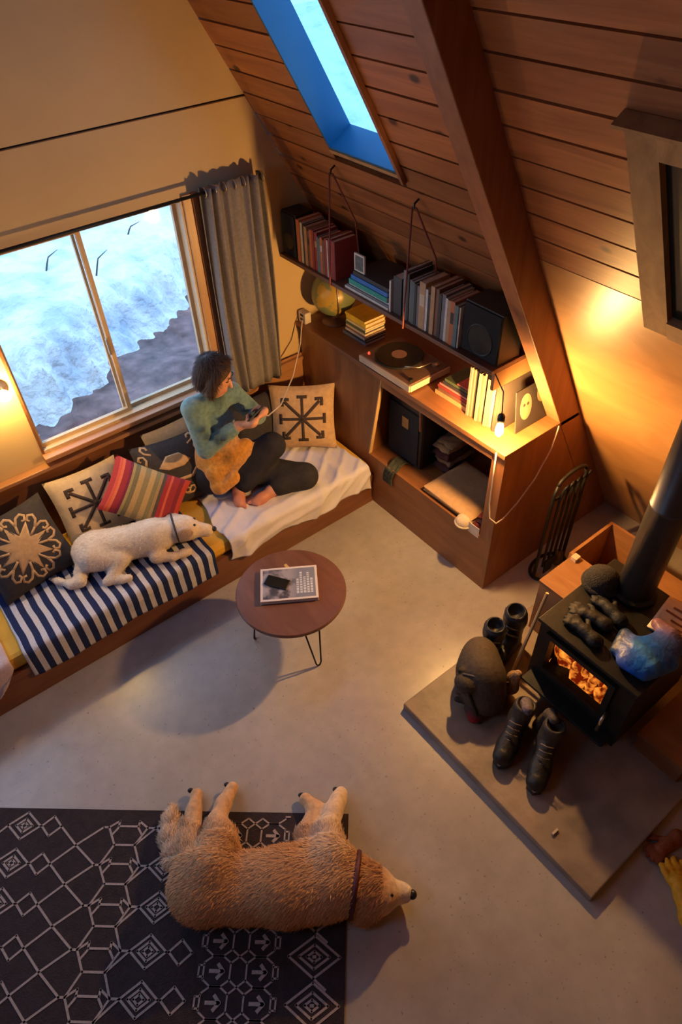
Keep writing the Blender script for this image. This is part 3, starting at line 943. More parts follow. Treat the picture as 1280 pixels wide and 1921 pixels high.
pillow('tan pillow with black crossed motif against the cabinet', 'pillow', (2.03, 3.11, .575), (-.55, -.72, .42), (.3, .3, 1), .44, .44, .07, M_cream, MOT_X, M_dkmot, roll=.05)

# ================================================================== CURTAIN
cr = thing('curtain_rod', 'thin dark metal curtain rod with round finial above the window', 'curtain rod', (1.0, YW - .09, 2.03))
MB().tube([(-0.35, YW - .085, 2.03), (1.76, YW - .085, 2.03)], .009, 8).build('rod', M_iron, cr, smooth=True)
MB().lathe([(.009, 0), (.02, .004), (.022, .015), (.018, .026), (.004, .03)], 16, (1.76, YW - .085, 2.03), 'x').build('finial', M_brass, cr, smooth=True)
for x in (.42, 1.70):
    MB().tube([(x, YW - .001, 2.0), (x, YW - .085, 2.0), (x, YW - .085, 2.021)], .006, 6).build('bracket', M_iron, cr)
ct = thing('curtain', 'gathered grey linen curtain beside the window', 'curtain', (1.86, YW - .085, .74))
def curt(u, v):
    x = 1.665 + .385 * u
    a = u * 2 * math.pi * 6.5
    amp = .035 * (1 - .25 * v) * (0.6 + .4 * math.sin(u * 7 + 1))
    sp = (u - .5) * .02 * math.sin(v * 3)
    return (x + sp + .008 * math.sin(a * .5 + 3 * v), YW - .085 + amp * math.sin(a + .5 * math.sin(3 * v)), 2.055 - 1.28 * v)
MB().grid(curt, 130, 24).build('cloth', plain('grey_linen', (.23, .205, .195), .9, .12, 60, bump=.35, bscale=220), ct, smooth=True, solid=.004)
for i in range(7):
    u = (i + .5) / 6.5
    if u > 1: break
    x = 1.665 + .385 * u
    MB().tube([(x, YW - .085 + .024 * math.cos(q), 2.03 + .024 * math.sin(q)) for q in [2 * math.pi * t / 14 for t in range(14)]], .004, 6, closed=True).build('grommet', M_brass, ct, smooth=True)

# ================================================================== WALL LAMP at left edge
sl = thing('wall_lamp', 'bare glowing bulb on the wall left of the window', 'lamp', (.40, YW, 1.36))
MB().lathe([(.045, 0), (.045, -.012), (.02, -.02), (.016, -.05)], 20, (.40, YW - .001, 1.36), 'y').build('wall_plate', M_brass, sl, smooth=True)
MB().lathe([(.012, -.052), (.022, -.066), (.030, -.087), (.030, -.102), (.018, -.12), (.002, -.126)], 20, (.40, YW - .001, 1.36), 'y').build('bulb', emit('lamp_glow', (1.0, .62, .20), SCONCE_STRENGTH), sl, smooth=True)

# unseen pendant added as warm fill, its shade keeps the light downward
for i, (x, y, z) in enumerate(((-.85, .15, 2.75),)):
    pd = thing('added_fill_pendant', 'unseen shaded pendant added as warm fill on the left side', 'lamp', (x, y, z), local=True)
    MB().lathe([(.24, -.20), (.21, .0), (.10, .11), (.02, .13), (.018, .125), (.095, .10), (.203, -.005), (.233, -.20)], 32).build('shade', M_iron, pd, smooth=True)
    MB().lathe([(.004, -.07), (.05, -.055), (.075, 0), (.05, .055), (.02, .07)], 20).build('bulb', emit('fill_pendant_glow', (1.0, .62, .34), FILL_PENDANT_STRENGTH), pd, smooth=True)
    top = (S_APEX * RK / RH) - abs(x - APEX_X) * RK - z
    MB().tube([(0, 0, .131), (0, 0, top)], .004, 6).build('cord', M_black, pd)

# ================================================================== CABINET, WORKTOP, HANGING SHELF
CX = 2.257
cb = thing('cabinet', 'long low wooden cabinet built under the roof slope', 'cabinet', (2.6, 2.5, 0))
xr2 = lambda z: RX - z / RK - .012
MB().prism([(CX + .0, 0), (xr2(0), 0), (xr2(1.035), 1.035), (CX + .0, 1.035)], 1.615, 1.64).build('side_panel', M_cabv, cb)
MB().prism([(2.60, 0), (YW - .033, 0), (YW - .033, 1.035), (2.585, 1.035), (2.70, .40), (2.60, .40)], CX, CX + .02, 'yz').build('front_panel', M_cabv, cb)
MB().prism([(2.585, 1.035), (2.577, 1.035), (2.692, .401), (2.70, .401)], CX - .003, CX + .022, 'yz').build('edge_strip', M_pale, cb)
box('fascia', CX, CX + .02, 1.64, 2.60, 0, .40, M_cab, cb)
box('corner_post', CX + .0, CX + .022, 1.64, 1.70, .401, 1.034, M_cabv, cb)
MB().prism([(CX + .021, .36), (xr2(.36), .36), (xr2(.38), .38), (CX + .021, .38)], 1.645, YW - .035).build('inner_shelf', M_cab, cb)
MB().prism([(2.285, .3815), (xr2(.39), .3815), (xr2(1.03), 1.03), (2.285, 1.03)], 2.72, 2.74).build('divider', M_cabv, cb)
wt = MB().prism([(CX - .012, 1.036), (xr2(1.036), 1.036), (xr2(1.066), 1.066), (CX - .012, 1.066)], 1.612, YW - .001).build('worktop', M_cab, None, bevel=.003)
tag(wt, 'wooden worktop running along the roof slope with the record player', 'worktop')
ap = box('front_rail', CX - .003, CX + .018, 1.70, 2.58, .985, 1.035, M_cab, cb)
ZW = 1.0665

SZ = 1.545
hs = thing('hanging_shelf', 'long dark shelf of books hung from red ropes', 'shelf', (2.35, 2.5, SZ))
MB().prism([(2.172, SZ - .022), (xr2(SZ - .022), SZ - .022), (xr2(SZ), SZ), (2.172, SZ)], 1.715, YW - .002).build('board', M_shelf, hs, bevel=.002)
M_rope = plain('red_rope', (.22, .055, .035), .85, .2, 90)
for yy in (2.885, 2.275):
    hk = roof(2.505, yy, .0)
    h_ = roof(2.505, yy, .03)
    MB().tube([hk, h_, h_ + Vector((0, 0, -.02))], .005, 6).build('hook', M_iron, hs)
    MB().tube([h_ + Vector((-.002, .01, -.015)), (2.165, yy + .035, SZ + .10), (2.164, yy + .04, SZ - .030)], .0045, 6).build('rope', M_rope, hs, smooth=True)
    MB().tube([h_ + Vector((.002, -.01, -.015)), (2.30, yy - .03, SZ + .32), (2.33, yy - .035, SZ + .0)], .0045, 6).build('rope', M_rope, hs, smooth=True)
# end board below the shelf, at the beam
MB().prism([(2.20, 1.425), (xr2(1.425), 1.425), (xr2(1.52), 1.52), (2.20, 1.52)], 1.716, 1.735).build('end_bracket', M_ply, hs)

# ------------------------------------------------------------------ books
ORD = ['first', 'second', 'third', 'fourth', 'fifth', 'sixth', 'seventh', 'eighth', 'ninth', 'tenth', 'eleventh', 'twelfth', 'thirteenth', 'fourteenth', 'fifteenth', 'sixteenth', 'seventeenth', 'eighteenth']
BOOKMAT = {}


def cmat(c):
    k_ = tuple(round(x, 3) for x in c)
    if k_ not in BOOKMAT: BOOKMAT[k_] = plain('book_cloth_%d' % len(BOOKMAT), c, .6, .12, 30)
    return BOOKMAT[k_]


def book(name, label, group, loc, t, h, d, col, rot=(0, 0, 0), band=None, cat='book'):
    """upright: thickness along y, height z, spine facing -x, origin at the lower front corner"""
    o = thing(name, label, cat, loc, rot, group, local=True)
    c = .0022 if t > .012 else .0012
    b = MB(); b.box(0, d, 0, c, 0, h); b.box(0, d, t - c, t, 0, h); b.box(0, c, c, t - c, 0, h)
    cv = b.build('cover', cmat(col), o)
    box('pages', c + .0005, d - .003, c + .0002, t - c - .0002, .003, h - .003, M_paper, o)
    if band:
        box('spine_label', -.0008, -.0001, t * .12, t * .88, h * band[1], h * band[2], cmat(band[0]), o)
    return o


rd = (.30, .035, .025); or_ = (.50, .14, .05); cr_ = (.62, .50, .34); br = (.20, .09, .05); gy = (.16, .16, .18); bl = (.05, .07, .12); wh = (.62, .58, .54); tn = (.46, .27, .13); te = (.10, .17, .17); dk = (.035, .03, .03)
NAMES = {rd: 'dark red', or_: 'orange', cr_: 'cream', br: 'brown', gy: 'grey', bl: 'dark blue', wh: 'white', tn: 'tan', te: 'teal', dk: 'black'}
row1 = [(or_, .030, .245), (cr_, .022, .235), (dk, .02, .23), (tn, .026, .225), (br, .018, .21), (or_, .024, .22), (rd, .022, .225), (rd, .028, .22), (te, .016, .205), (gy, .014, .20), (or_, .020, .21), (br, .018, .20), (rd, .022, .215), (wh, .010, .21), (rd, .030, .225), (rd, .034, .22)]
y = 3.262
for i, (c, t, h) in enumerate(row1):
    y -= t
    band = (random.choice([cr_, wh, dk, tn]), .62, .78) if i % 3 == 1 else None
    book('book', f'{NAMES[c]} upright book, {ORD[i]} from the curtain on the hanging shelf', 'upright books near the curtain', (2.19 + random.uniform(0, .006), y, SZ + .0007), t - .0008, h, .155 + random.uniform(-.01, .015), c, band=band)
yend1 = y
row2 = [(gy, .020, .26), (dk, .014, .25), (gy, .016, .225), (te, .018, .225), (dk, .012, .22), (gy, .016, .215), (tn, .034, .245), (wh, .014, .22), (dk, .016, .20), (tn, .022, .25), (br, .020, .245), (dk, .018, .23), (gy, .020, .235), (wh, .012, .225), (tn, .018, .22), (or_, .022, .225), (te, .020, .215), (wh, .008, .21)]
y = 2.352
for i, (c, t, h) in enumerate(row2):
    t *= 1.22
    y -= t
    band = (random.choice([cr_, wh, dk, tn]), .5, .75) if i in (6, 8, 15) else None
    book('book', f'{NAMES[c]} upright book, {ORD[i]} from the second red rope on the shelf', 'upright books near the beam', (2.19 + random.uniform(0, .006), y, SZ + .0007), t - .0008, h, .165 + random.uniform(-.01, .02), c, band=band)
yend2 = y
# pile of flat books between the two upright rows
z = SZ + .0007
flat = [('white', wh, .014), ('grey', gy, .010), ('white speckled', (.58, .52, .50), .014), ('teal', (.02, .30, .24), .028), ('bright blue', (.03, .16, .50), .024), ('black', dk, .022)]
for i, (nm, c, t) in enumerate(flat):
    o = book('book', f'{nm} book lying flat, {ORD[i]} from the bottom of the shelf pile', 'flat books on the hanging shelf', (2.19 + .006 * (i % 3), 2.465 + .004 * i, z), t - .0008, .36 - .015 * i, .23, c, rot=(-math.pi / 2, 0, 0))
    o.location.y = 2.462 + .003 * i; o.location.z = z + t - .0008
    z += t
# white end slab and dark box
book('book', 'thin white book standing between the flat pile and the grey books', 'upright books near the beam', (2.19, 2.442, SZ + .0007), .012, .17, .18, wh)
book('book', 'thick black binder standing beside the thin white book', 'upright books near the beam', (2.20, 2.372, SZ + .0007), .062, .20, .19, dk)

pfm = thing('photo_frame', 'small cream framed photo standing on the flat books', 'picture frame', (2.215, 2.72, z + .001), (0, 0, 0), local=True)
fb = MB(); a, t_ = .042, .009
fb.box(-.004, .006, -a, a, 0, t_); fb.box(-.004, .006, -a, a, .096 - t_, .096); fb.box(-.004, .006, -a, -a + t_, t_, .096 - t_); fb.box(-.004, .006, a - t_, a, t_, .096 - t_)
fb.build('frame', plain('cream_frame', (.62, .56, .46), .5), pfm)
box('picture', -.001, .003, -a + t_, a - t_, t_, .096 - t_, plain('dim_print', (.09, .09, .07), .4, .6, 60), pfm)


def speaker(label, x0, y0, y1, h, d, z0):
    o = thing('speaker', label, 'speaker', (x0, (y0 + y1) / 2, z0), group='pair of shelf speakers', local=True)
    w = (y1 - y0) / 2
    box('cabinet', 0, d, -w, w, 0, h, M_black, o, bevel=.004)
    box('grille', -.008, -.0005, -w + .006, w - .006, .008, h - .008, plain('speaker_cloth', (.014, .014, .016), .95, .3, 200), o)
    MB().lathe([(.001, -.009), (w * .62, -.009), (w * .66, -.011), (w * .70, -.009), (w * .70, -.0085)], 24, (0, 0, h * .36), 'x').build('driver_ring', M_iron, o)


speaker('black shelf speaker at the curtain end of the hanging shelf', 2.20, 3.275, 3.42, .255, .13, SZ + .001)
speaker('black shelf speaker beside the timber beam on the hanging shelf', 2.215, 1.725, yend2 - .008, .255, .155, SZ + .001)

# ------------------------------------------------------------------ things on the worktop
gl = thing('globe', 'old green and yellow desk globe on a dark stand', 'globe', (2.44, 3.26, ZW))
gc = Vector((2.44, 3.26, ZW + .20))
def globe_mat():
    m, nt, b = nt_of('globe_map'); L = nt.links.new
    tc = nt.nodes.new('ShaderNodeTexCoord'); n = nt.nodes.new('ShaderNodeTexNoise'); n.inputs['Scale'].default_value = 7; n.inputs['Detail'].default_value = 6
    L(tc.outputs['Object'], n.inputs['Vector'])
    r = nt.nodes.new('ShaderNodeValToRGB'); r.color_ramp.elements[0].position = .54; r.color_ramp.elements[1].position = .58
    r.color_ramp.elements[0].color = (.17, .20, .085, 1); r.color_ramp.elements[1].color = (.42, .26, .04, 1)
    L(n.outputs['Fac'], r.inputs['Fac']); L(r.outputs[0], b.inputs['Base Color']); b.inputs['Roughness'].default_value = .35
    return m
prof = [(max(.002, .145 * math.sin(math.pi * i / 20)), -.145 * math.cos(math.pi * i / 20)) for i in range(21)]
MB().lathe(prof, 36, tuple(gc)).build('ball', globe_mat(), gl, smooth=True)
MB().tube([gc + Vector((.152 * math.cos(a) * -.45, .152 * math.cos(a) * -.89, .152 * math.sin(a))) for a in [math.pi * (-.5 + i / 16) for i in range(17)]], .005, 8).build('meridian', M_brass, gl, smooth=True)
MB().lathe([(.085, 0), (.085, .01), (.03, .022), (.012, .03), (.012, .056)], 24, (2.44, 3.26, ZW + .0003)).build('stand', M_shelf, gl, smooth=True)

oa = thing('power_adapter', 'cream plug adapter on the worktop corner by the wall', 'adapter', (2.285, 3.375, ZW))
box('housing', 2.262, 2.312, 3.345, 3.42, ZW + .0003, ZW + .075, plain('ivory_plastic', (.66, .56, .42), .5), oa, bevel=.006)
for q in (.02, .05): box('socket', 2.260, 2.2618, 3.365, 3.395, ZW + q, ZW + q + .014, M_dark, oa)
cc = MB().tube([(2.258, 3.37, ZW + .03), (2.243, 3.36, ZW + .0), (2.20, 3.33, .96), (2.05, 3.22, .83), (1.84, 3.06, .79), (1.68, 2.955, .84), (1.60, 2.925, .905)], .0042, 8).build('charging_cable', M_cord, None, smooth=True)
tag(cc, 'cream charging cable hanging from the adapter down to the phone', 'cable')

# flat stack of boxed discs
z = ZW + .0005
cds = [('dark grey', gy, .018), ('black', dk, .016), ('cream', cr_, .016), ('brown', br, .014), ('pale tan', (.60, .45, .27), .014), ('olive green', (.10, .12, .04), .022), ('pale yellow', (.66, .52, .22), .016), ('bright yellow', (.75, .48, .02), .024), ('golden yellow', (.72, .44, .02), .018)]
for i, (nm, c, t) in enumerate(cds):
    a = .06 * math.sin(i * 2.1)
    o = book('book', f'{nm} book lying flat, {ORD[i]} from the bottom of the worktop pile', 'flat books beside the globe', (2.39 + .004 * (i % 2), 2.885 + .006 * (i % 3), z + t - .0008), t - .0008, .19 + (.04 if i == 0 else 0), .16, c, rot=(-math.pi / 2, 0, 0))
    z += t

tt = thing('record_player', 'record player with dark deck and cream edge on the worktop', 'record player', (2.40, 2.55, ZW), local=True)
box('plinth', -.15, .16, -.215, .215, .006, .055, plain('walnut_plinth', (.16, .085, .05), .4, .15, 20), tt, bevel=.004)
box('edge_trim', -.158, -.1505, -.22, .22, .012, .05, plain('cream_edge', (.60, .45, .30), .4), tt)
box('edge_trim', -.15, .16, -.225, -.2165, .012, .05, MATS['cream_edge'], tt)
for sx in (-.13, .14):
    for sy in (-.19, .19): MB().lathe([(.014, 0.0003), (.014, .0055)], 10, (sx, sy, 0)).build('foot', M_black, tt)
MB().lathe([(.142, .0555), (.145, .06), (.145, .068), (.142, .07)], 40, (.005, .045, 0)).build('platter', M_iron, tt, smooth=False)
rec = MB().lathe([(.136, .0705), (.138, .0715), (.136, .0725), (.004, .0728)], 40, (.005, .045, 0)).build('record', plain('vinyl', (.012, .011, .011), .22), tt)
MB().lathe([(.046, .0730), (.046, .0733), (.004, .0735)], 28, (.005, .045, 0)).build('record_label', plain('tan_paper_label', (.42, .22, .12), .7), rec)
MB().lathe([(.022, .0555), (.022, .07), (.012, .078)], 16, (.10, -.165, 0)).build('arm_base', M_brass, tt)
MB().tube([(.10, -.165, .084), (-.02, -.15, .085), (-.07, -.085, .080)], .004, 8).build('tone_arm', M_brass, tt, smooth=True)
box('headshell', -.085, -.066, -.09, -.074, .0745, .082, M_black, tt)
MB().lathe([(.007, .0555), (.007, .066), (.003, .07)], 12, (-.11, .185, 0)).build('pilot_light', emit('red_pilot', (1.0, .06, .03), 1.6), tt)
MB().lathe([(.013, .0555), (.013, .068)], 14, (-.115, -.185, 0)).build('knob', M_iron, tt)

# paperbacks lying and standing next to the deck
z = ZW + .0005
for i, (nm, c, t, l) in enumerate((('tan', (.55, .33, .13), .026, .24), ('brown', br, .02, .22), ('dark red', rd, .018, .23), ('pink', (.50, .22, .18), .012, .22), ('black', dk, .02, .2), ('mossy green', (.08, .10, .04), .018, .19), ('coral', (.55, .14, .10), .01, .1))):
    o = book('book', f'{nm} book lying flat, {ORD[i]} from the bottom of the pile by the records', 'flat books by the records', (2.365 + .012 * i * .3, 2.005, z + t - .0008), t - .0008, l, .17, c, rot=(-math.pi / 2, 0, 0))
    z += t
# long-playing record sleeves
y = 1.99
lp = [(.66, .58, .40), (.50, .42, .24), (.62, .52, .30), (.30, .24, .16), (.70, .62, .42), (.45, .36, .20), (.64, .50, .34), (.36, .40, .16), (.68, .60, .30), (.55, .44, .26), (.70, .64, .46), (.26, .2, .14), (.16, .11, .07), (.12, .085, .06)]
LPN = ['cream', 'khaki', 'straw', 'dark brown', 'pale cream', 'olive brown', 'buff', 'green', 'yellowish', 'light brown', 'ivory', 'umber', 'dark umber', 'blackish brown']
for i, c in enumerate(lp):
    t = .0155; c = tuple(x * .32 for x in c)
    y -= t
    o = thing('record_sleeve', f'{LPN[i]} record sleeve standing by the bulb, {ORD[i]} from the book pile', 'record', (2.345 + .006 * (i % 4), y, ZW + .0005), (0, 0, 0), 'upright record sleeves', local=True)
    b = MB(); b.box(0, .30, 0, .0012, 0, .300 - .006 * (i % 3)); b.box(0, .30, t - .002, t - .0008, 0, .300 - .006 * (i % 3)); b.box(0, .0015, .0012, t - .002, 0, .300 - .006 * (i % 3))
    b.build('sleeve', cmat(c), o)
    box('disc_edge', .004, .295, .005, .008, .004, .29, M_black, o)
ylp = y
ps = thing('picture_sleeve', 'dark record sleeve with pale oval shapes leaning by the beam', 'record', (2.42, 1.70, ZW + .001), (math.radians(-9), 0, 0), local=True)
box('sleeve', 0, .27, 0, .005, 0, .24, plain('black_card', (.030, .024, .018), .7), ps)
for cx_, cz_, rx_, rz_ in ((.075, .13, .045, .075), (.2, .17, .04, .06)):
    MB().prism([(cx_ + rx_ * math.cos(a), cz_ + rz_ * math.sin(a)) for a in [2 * math.pi * i / 20 for i in range(20)]], -.0006, -.0001).build('pale_print', plain('pale_print', (.34, .24, .12), .7), ps)
    for q in (-.3, .35):
        MB().prism([(cx_ + q * rx_ + .2 * rx_ * math.cos(a), cz_ + .18 * rz_ + .12 * rz_ * math.sin(a)) for a in [2 * math.pi * i / 12 for i in range(12)]], -.001, -.0007).build('dark_print', M_dkmot, ps)
z = ZW + .0005
for i, (nm, c, t) in enumerate((('maroon', (.16, .03, .03), .05), ('dark brown', (.10, .045, .025), .045), ('russet', (.24, .08, .04), .05))):
    o = book('book', f'{nm} thick book lying flat near the beam, {ORD[i]} from the bottom', 'thick flat books near the beam', (2.645, 1.722, z + t - .0008), t - .0008, .23, .15 - .03 * i, c, rot=(-math.pi / 2, 0, 0)); z += t

# the bare bulb and its cord
lb = thing('bulb_lamp', 'bare glowing filament bulb hanging at the worktop corner', 'lamp', (2.225, 1.672, ZW + .07))
bc = Vector((2.214, 1.652, ZW + .125))
MB().lathe([(.002, 0), (.012, .003), (.0185, .016), (.020, .032), (.017, .055), (.0125, .072), (.0125, .078)], 20, tuple(bc)).build('bulb', emit('filament_glow', (1.0, .54, .17), BULB_STRENGTH), lb, smooth=True)
MB().lathe([(.0155, .0785), (.019, .082), (.019, .118), (.012, .128), (.006, .134)], 18, tuple(bc)).build('socket', M_black, lb, smooth=True)
MB().tube([bc + Vector((0, 0, .134)), bc + Vector((.0, .012, .25)), (2.20, 1.716, SZ - .024)], .003, 6).build('cord', M_black, lb, smooth=True)
cd = MB().tube([(2.66, 1.607, 1.055), (2.62, 1.596, .93), (2.52, 1.592, .77), (2.40, 1.592, .66), (2.30, 1.594, .60), (2.252, 1.60, .59), (2.247, 1.645, .60), (2.246, 1.662, .70), (2.243, 1.665, .90), (2.238, 1.665, 1.06)], .0042, 8).build('lamp_cord', M_cord, None, smooth=True)
tag(cd, 'cream lamp cord looping down the side of the cabinet', 'cord')

# ------------------------------------------------------------------ things inside the cabinet
ZI = .3815
bg_ = thing('amplifier', 'black guitar amplifier in the dark end of the cabinet', 'amplifier', (2.6, 2.5, ZI))
box('case', 2.40, 2.66, 2.36, 2.68, ZI + .001, .93, M_black, bg_, bevel=.02)
box('grille', 2.392, 2.3995, 2.385, 2.655, ZI + .03, .80, plain('amp_cloth', (.02, .022, .026), .95, .4, 150), bg_)
box('badge', 2.386, 2.3915, 2.47, 2.53, .66, .74, plain('bronze_badge', (.34, .22, .08), .4, .2, metal=.4), bg_, bevel=.003)
MB().tube([(2.40 , 2.40, .93), (2.37, 2.36, .96), (2.35, 2.33, .86), (2.355, 2.33, .75)], .009, 8).build('handle_strap', plain('leather_strap', (.30, .12, .05), .6), bg_, smooth=True)
cu = thing('cushion', 'tan seat cushion lying on the cabinet shelf', 'cushion', (2.42, 1.98, ZI))
cb2 = MB()
def cush(u, v, sgn):
    s_, t_ = 2 * u - 1, 2 * v - 1
    return (2.455 + s_ * .185, 1.99 + t_ * .20, .435 + sgn * (.014 + .034 * (max(0, (1 - s_ ** 4)) * max(0, (1 - t_ ** 4))) ** .5))
cb2.grid(lambda u, v: cush(u, v, 1), 18, 18); cb2.grid(lambda u, v: cush(u, v, -1), 18, 18)
cb2.box(2.275, 2.635, 1.795, 2.185, .422, .448)
cb2.build('cover', plain('tan_canvas', (.50, .30, .15), .9, .1, 30, bump=.3), cu, smooth=True)


def cloth_heap(name, label, cat, c, r, col, seed, n=9, parent=None, z0=None):
    """a crumpled heap: a low core covered with many narrow folds"""
    rnd = random.Random(seed); pr = []; m_ = min(r)
    pr.append(ell((c[0], c[1], c[2] + r[2] * .32), (r[0] * .78, r[1] * .78, r[2] * .5), col[0]))
    for i in range(n * 3):
        a = rnd.uniform(0, 6.28); q = rnd.uniform(.15, .85); b_ = a + rnd.uniform(.8, 2.2); q2 = rnd.uniform(.2, .9)
        hz_ = lambda q_: c[2] + r[2] * (.18 + .66 * math.sqrt(max(0, 1 - q_ * q_)) * rnd.uniform(.75, 1.1))
        p = (c[0] + r[0] * q * math.cos(a), c[1] + r[1] * q * math.sin(a), hz_(q)); d = (c[0] + r[0] * q2 * math.cos(b_), c[1] + r[1] * q2 * math.sin(b_), hz_(q2))
        pr.append(cone(p, m_ * rnd.uniform(.10, .2), d, m_ * rnd.uniform(.06, .14), col[i % len(col)]))
    o = sdf_mesh(name, pr, max(.004, m_ * .075), m_ * .13, vcol('heaped_cloth', .9, .6, 70, sheen=.15, noise=.3), None, floor=z0 if z0 is not None else c[2], smooth=1)
    return tag(o, label, cat)


def folded(name, label, cat, x0, x1, y0, y1, z0, layers, seed):
    o = thing(name, label, cat, ((x0 + x1) / 2, (y0 + y1) / 2, z0)); rnd = random.Random(seed); z = z0
    for i, (c, t) in enumerate(layers):
        dx, dy = rnd.uniform(-.015, .015), rnd.uniform(-.015, .015); ph_ = rnd.uniform(0, 6)
        def f(u, v, sg, z=z, t=t, dx=dx, dy=dy, ph_=ph_):
            a, b_ = 2 * u - 1, 2 * v - 1
            e = (max(0, 1 - abs(a) ** 6) * max(0, 1 - abs(b_) ** 6)) ** .4
            return ((x0 + x1) / 2 + dx + a * (x1 - x0) / 2 * (1 + .05 * math.sin(5 * b_ + ph_)), (y0 + y1) / 2 + dy + b_ * (y1 - y0) / 2 * (1 + .05 * math.sin(6 * a + ph_)), z + t / 2 + sg * t / 2 * e * (1 + (.22 * math.sin(9 * a + 5 * b_ + ph_) if sg > 0 else 0)))
        b = MB(); b.grid(lambda u, v: f(u, v, 1), 20, 20); b.grid(lambda u, v: f(u, v, -1), 20, 20)
        b.build('folded_layer', plain('%s_cloth_%d' % (name, i), c, .95, .2, 40, bump=.5), o, smooth=True)
        z += t * .92
    return o
folded('clothes_pile', 'pile of folded maroon and tan clothes behind the cushion', 'clothes', 2.50, 2.74, 2.20, 2.34, ZI + .001, [((.07, .025, .03), .06), ((.30, .18, .09), .05), ((.10, .03, .035), .06), ((.42, .27, .14), .045), ((.36, .22, .11), .035)], 3)
folded('blanket_pile', 'dark maroon blanket bunched in the cabinet corner', 'blanket', 2.29, 2.48, 1.70, 1.78, ZI + .001, [((.12, .018, .022), .05), ((.06, .02, .025), .04), ((.2, .025, .028), .04)], 8)
scf = MB().grid(lambda u, v: ((2.40 - .155 * v * 1.6, 2.44 + .085 * u + .01 * math.sin(9 * v), ZI + .004 + .030 * math.sin(min(1, v * 1.6) * 3.1) + .006 * math.sin(14 * u)) if v < .6 else (2.246 - .006 * math.sin(14 * u) ** 2, 2.44 + .085 * u + .012 * math.sin(9 * v), .404 - (v - .6) * .30)), 14, 30).build('scarf', plain('moss_scarf', (.06, .065, .04), .95, .6, 45, bump=.5), None, smooth=True, solid=.004)
tag(scf, 'dark green patterned scarf hanging over the cabinet lip', 'scarf')
ht = thing('hat', 'round cream knit hat on the cabinet lip', 'hat', (2.28, 1.80, .401))
MB().lathe([(.050, 0), (.052, .02), (.045, .04), (.028, .053), (.004, .058)], 24, (2.268, 1.835, .4012)).build('crown', plain('cream_knit', (.66, .52, .38), .95, .1, 60, bump=.5), ht, smooth=True)
MB().tube([(2.268 + .052 * math.cos(a), 1.835 + .052 * math.sin(a), .408) for a in [2 * math.pi * i / 24 for i in range(24)]], .007, 8, closed=True).build('brim', MATS['cream_knit'], ht, smooth=True)
tg = box('paper_tag', CX - .006, CX - .003, 1.705, 1.785, .385, .46, plain('white_card', (.66, .54, .42), .8)); tag(tg, 'small pale card hanging on the cabinet lip below the bulb', 'card')

# ================================================================== COFFEE TABLE
TX, TY, TZ = 1.172, 2.062, .42
tb = thing('coffee_table', 'small round wooden coffee table on hairpin legs', 'table', (TX, TY, 0))
MB().lathe([(.285, TZ - .028), (.297, TZ - .024), (.301, TZ - .014), (.300, TZ - .004), (.296, TZ)], 72, (TX, TY, 0)).build('table_top', wood('table_walnut', (.11, .044, .028), (.20, .090, .058), (5, 1.2, 5), .32, rnd=.02), tb, smooth=False)
for a in (-95, 145, 25):
    a = math.radians(a); d = Vector((math.cos(a), math.sin(a), 0)); t = Vector((-d.y, d.x, 0)); c = Vector((TX, TY, 0))
    foot = c + d * .245
    MB().tube([c + d * .19 + t * .055 + Vector((0, 0, TZ - .03)), foot + t * .016 + Vector((0, 0, .03)), foot + t * .009 + Vector((0, 0, .010)), foot + Vector((0, 0, .0055)), foot - t * .009 + Vector((0, 0, .010)), foot - t * .016 + Vector((0, 0, .03)), c + d * .19 - t * .055 + Vector((0, 0, TZ - .03))], .0048, 8).build('leg', M_iron, tb, smooth=True)
    MB().prism([((c + d * .19 + t * q + d * p).x, (c + d * .19 + t * q + d * p).y) for q, p in ((-.07, -.02), (.07, -.02), (.07, .02), (-.07, .02))], TZ - .0325, TZ - .0285, 'xy').build('leg_plate', M_iron, tb)

# big picture book on the table
bk = thing('magazine', 'large framed-look photo book with grey cover on the coffee table', 'book', (1.184, 2.093, TZ + .0006), (0, 0, math.radians(-33.5)), local=True)
box('cover', -.155, .155, -.115, .115, .0, .003, plain('white_board', (.66, .60, .60), .5, .05), bk)
box('pages', -.153, .153, -.113, .113, .0032, .019, M_paper, bk)
tc_ = box('cover', -.155, .155, -.115, .115, .0192, .0225, MATS['white_board'], bk)
def cover_print():
    m, nt, b = nt_of('grey_cover_photo'); L = nt.links.new
    tc = nt.nodes.new('ShaderNodeTexCoord'); n = nt.nodes.new('ShaderNodeTexNoise'); n.inputs['Scale'].default_value = 16; n.inputs['Detail'].default_value = 4
    L(tc.outputs['Object'], n.inputs['Vector'])
    sp = nt.nodes.new('ShaderNodeSeparateXYZ'); L(tc.outputs['Object'], sp.inputs[0])
    mr = nt.nodes.new('ShaderNodeMapRange'); mr.inputs[1].default_value = 0.0; mr.inputs[2].default_value = .05; L(sp.outputs[0], mr.inputs[0])
    r = nt.nodes.new('ShaderNodeValToRGB'); r.color_ramp.elements[0].position = .42; r.color_ramp.elements[1].position = .56
    r.color_ramp.elements[0].color = (.06, .055, .075, 1); r.color_ramp.elements[1].color = (.34, .32, .38, 1)
    L(n.outputs['Fac'], r.inputs['Fac'])
    mx = nt.nodes.new('ShaderNodeMix'); mx.data_type = 'RGBA'; L(mr.outputs[0], mx.inputs['Factor']); L(r.outputs[0], mx.inputs[6]); mx.inputs[7].default_value = (.20, .22, .30, 1)
    L(mx.outputs[2], b.inputs['Base Color']); b.inputs['Roughness'].default_value = .35
    return m
box('cover_photo', -.142, .142, -.102, .102, .0226, .0231, cover_print(), tc_)
M_let = plain('pale_lettering', (.52, .56, .66), .5)
rnd = random.Random(2)
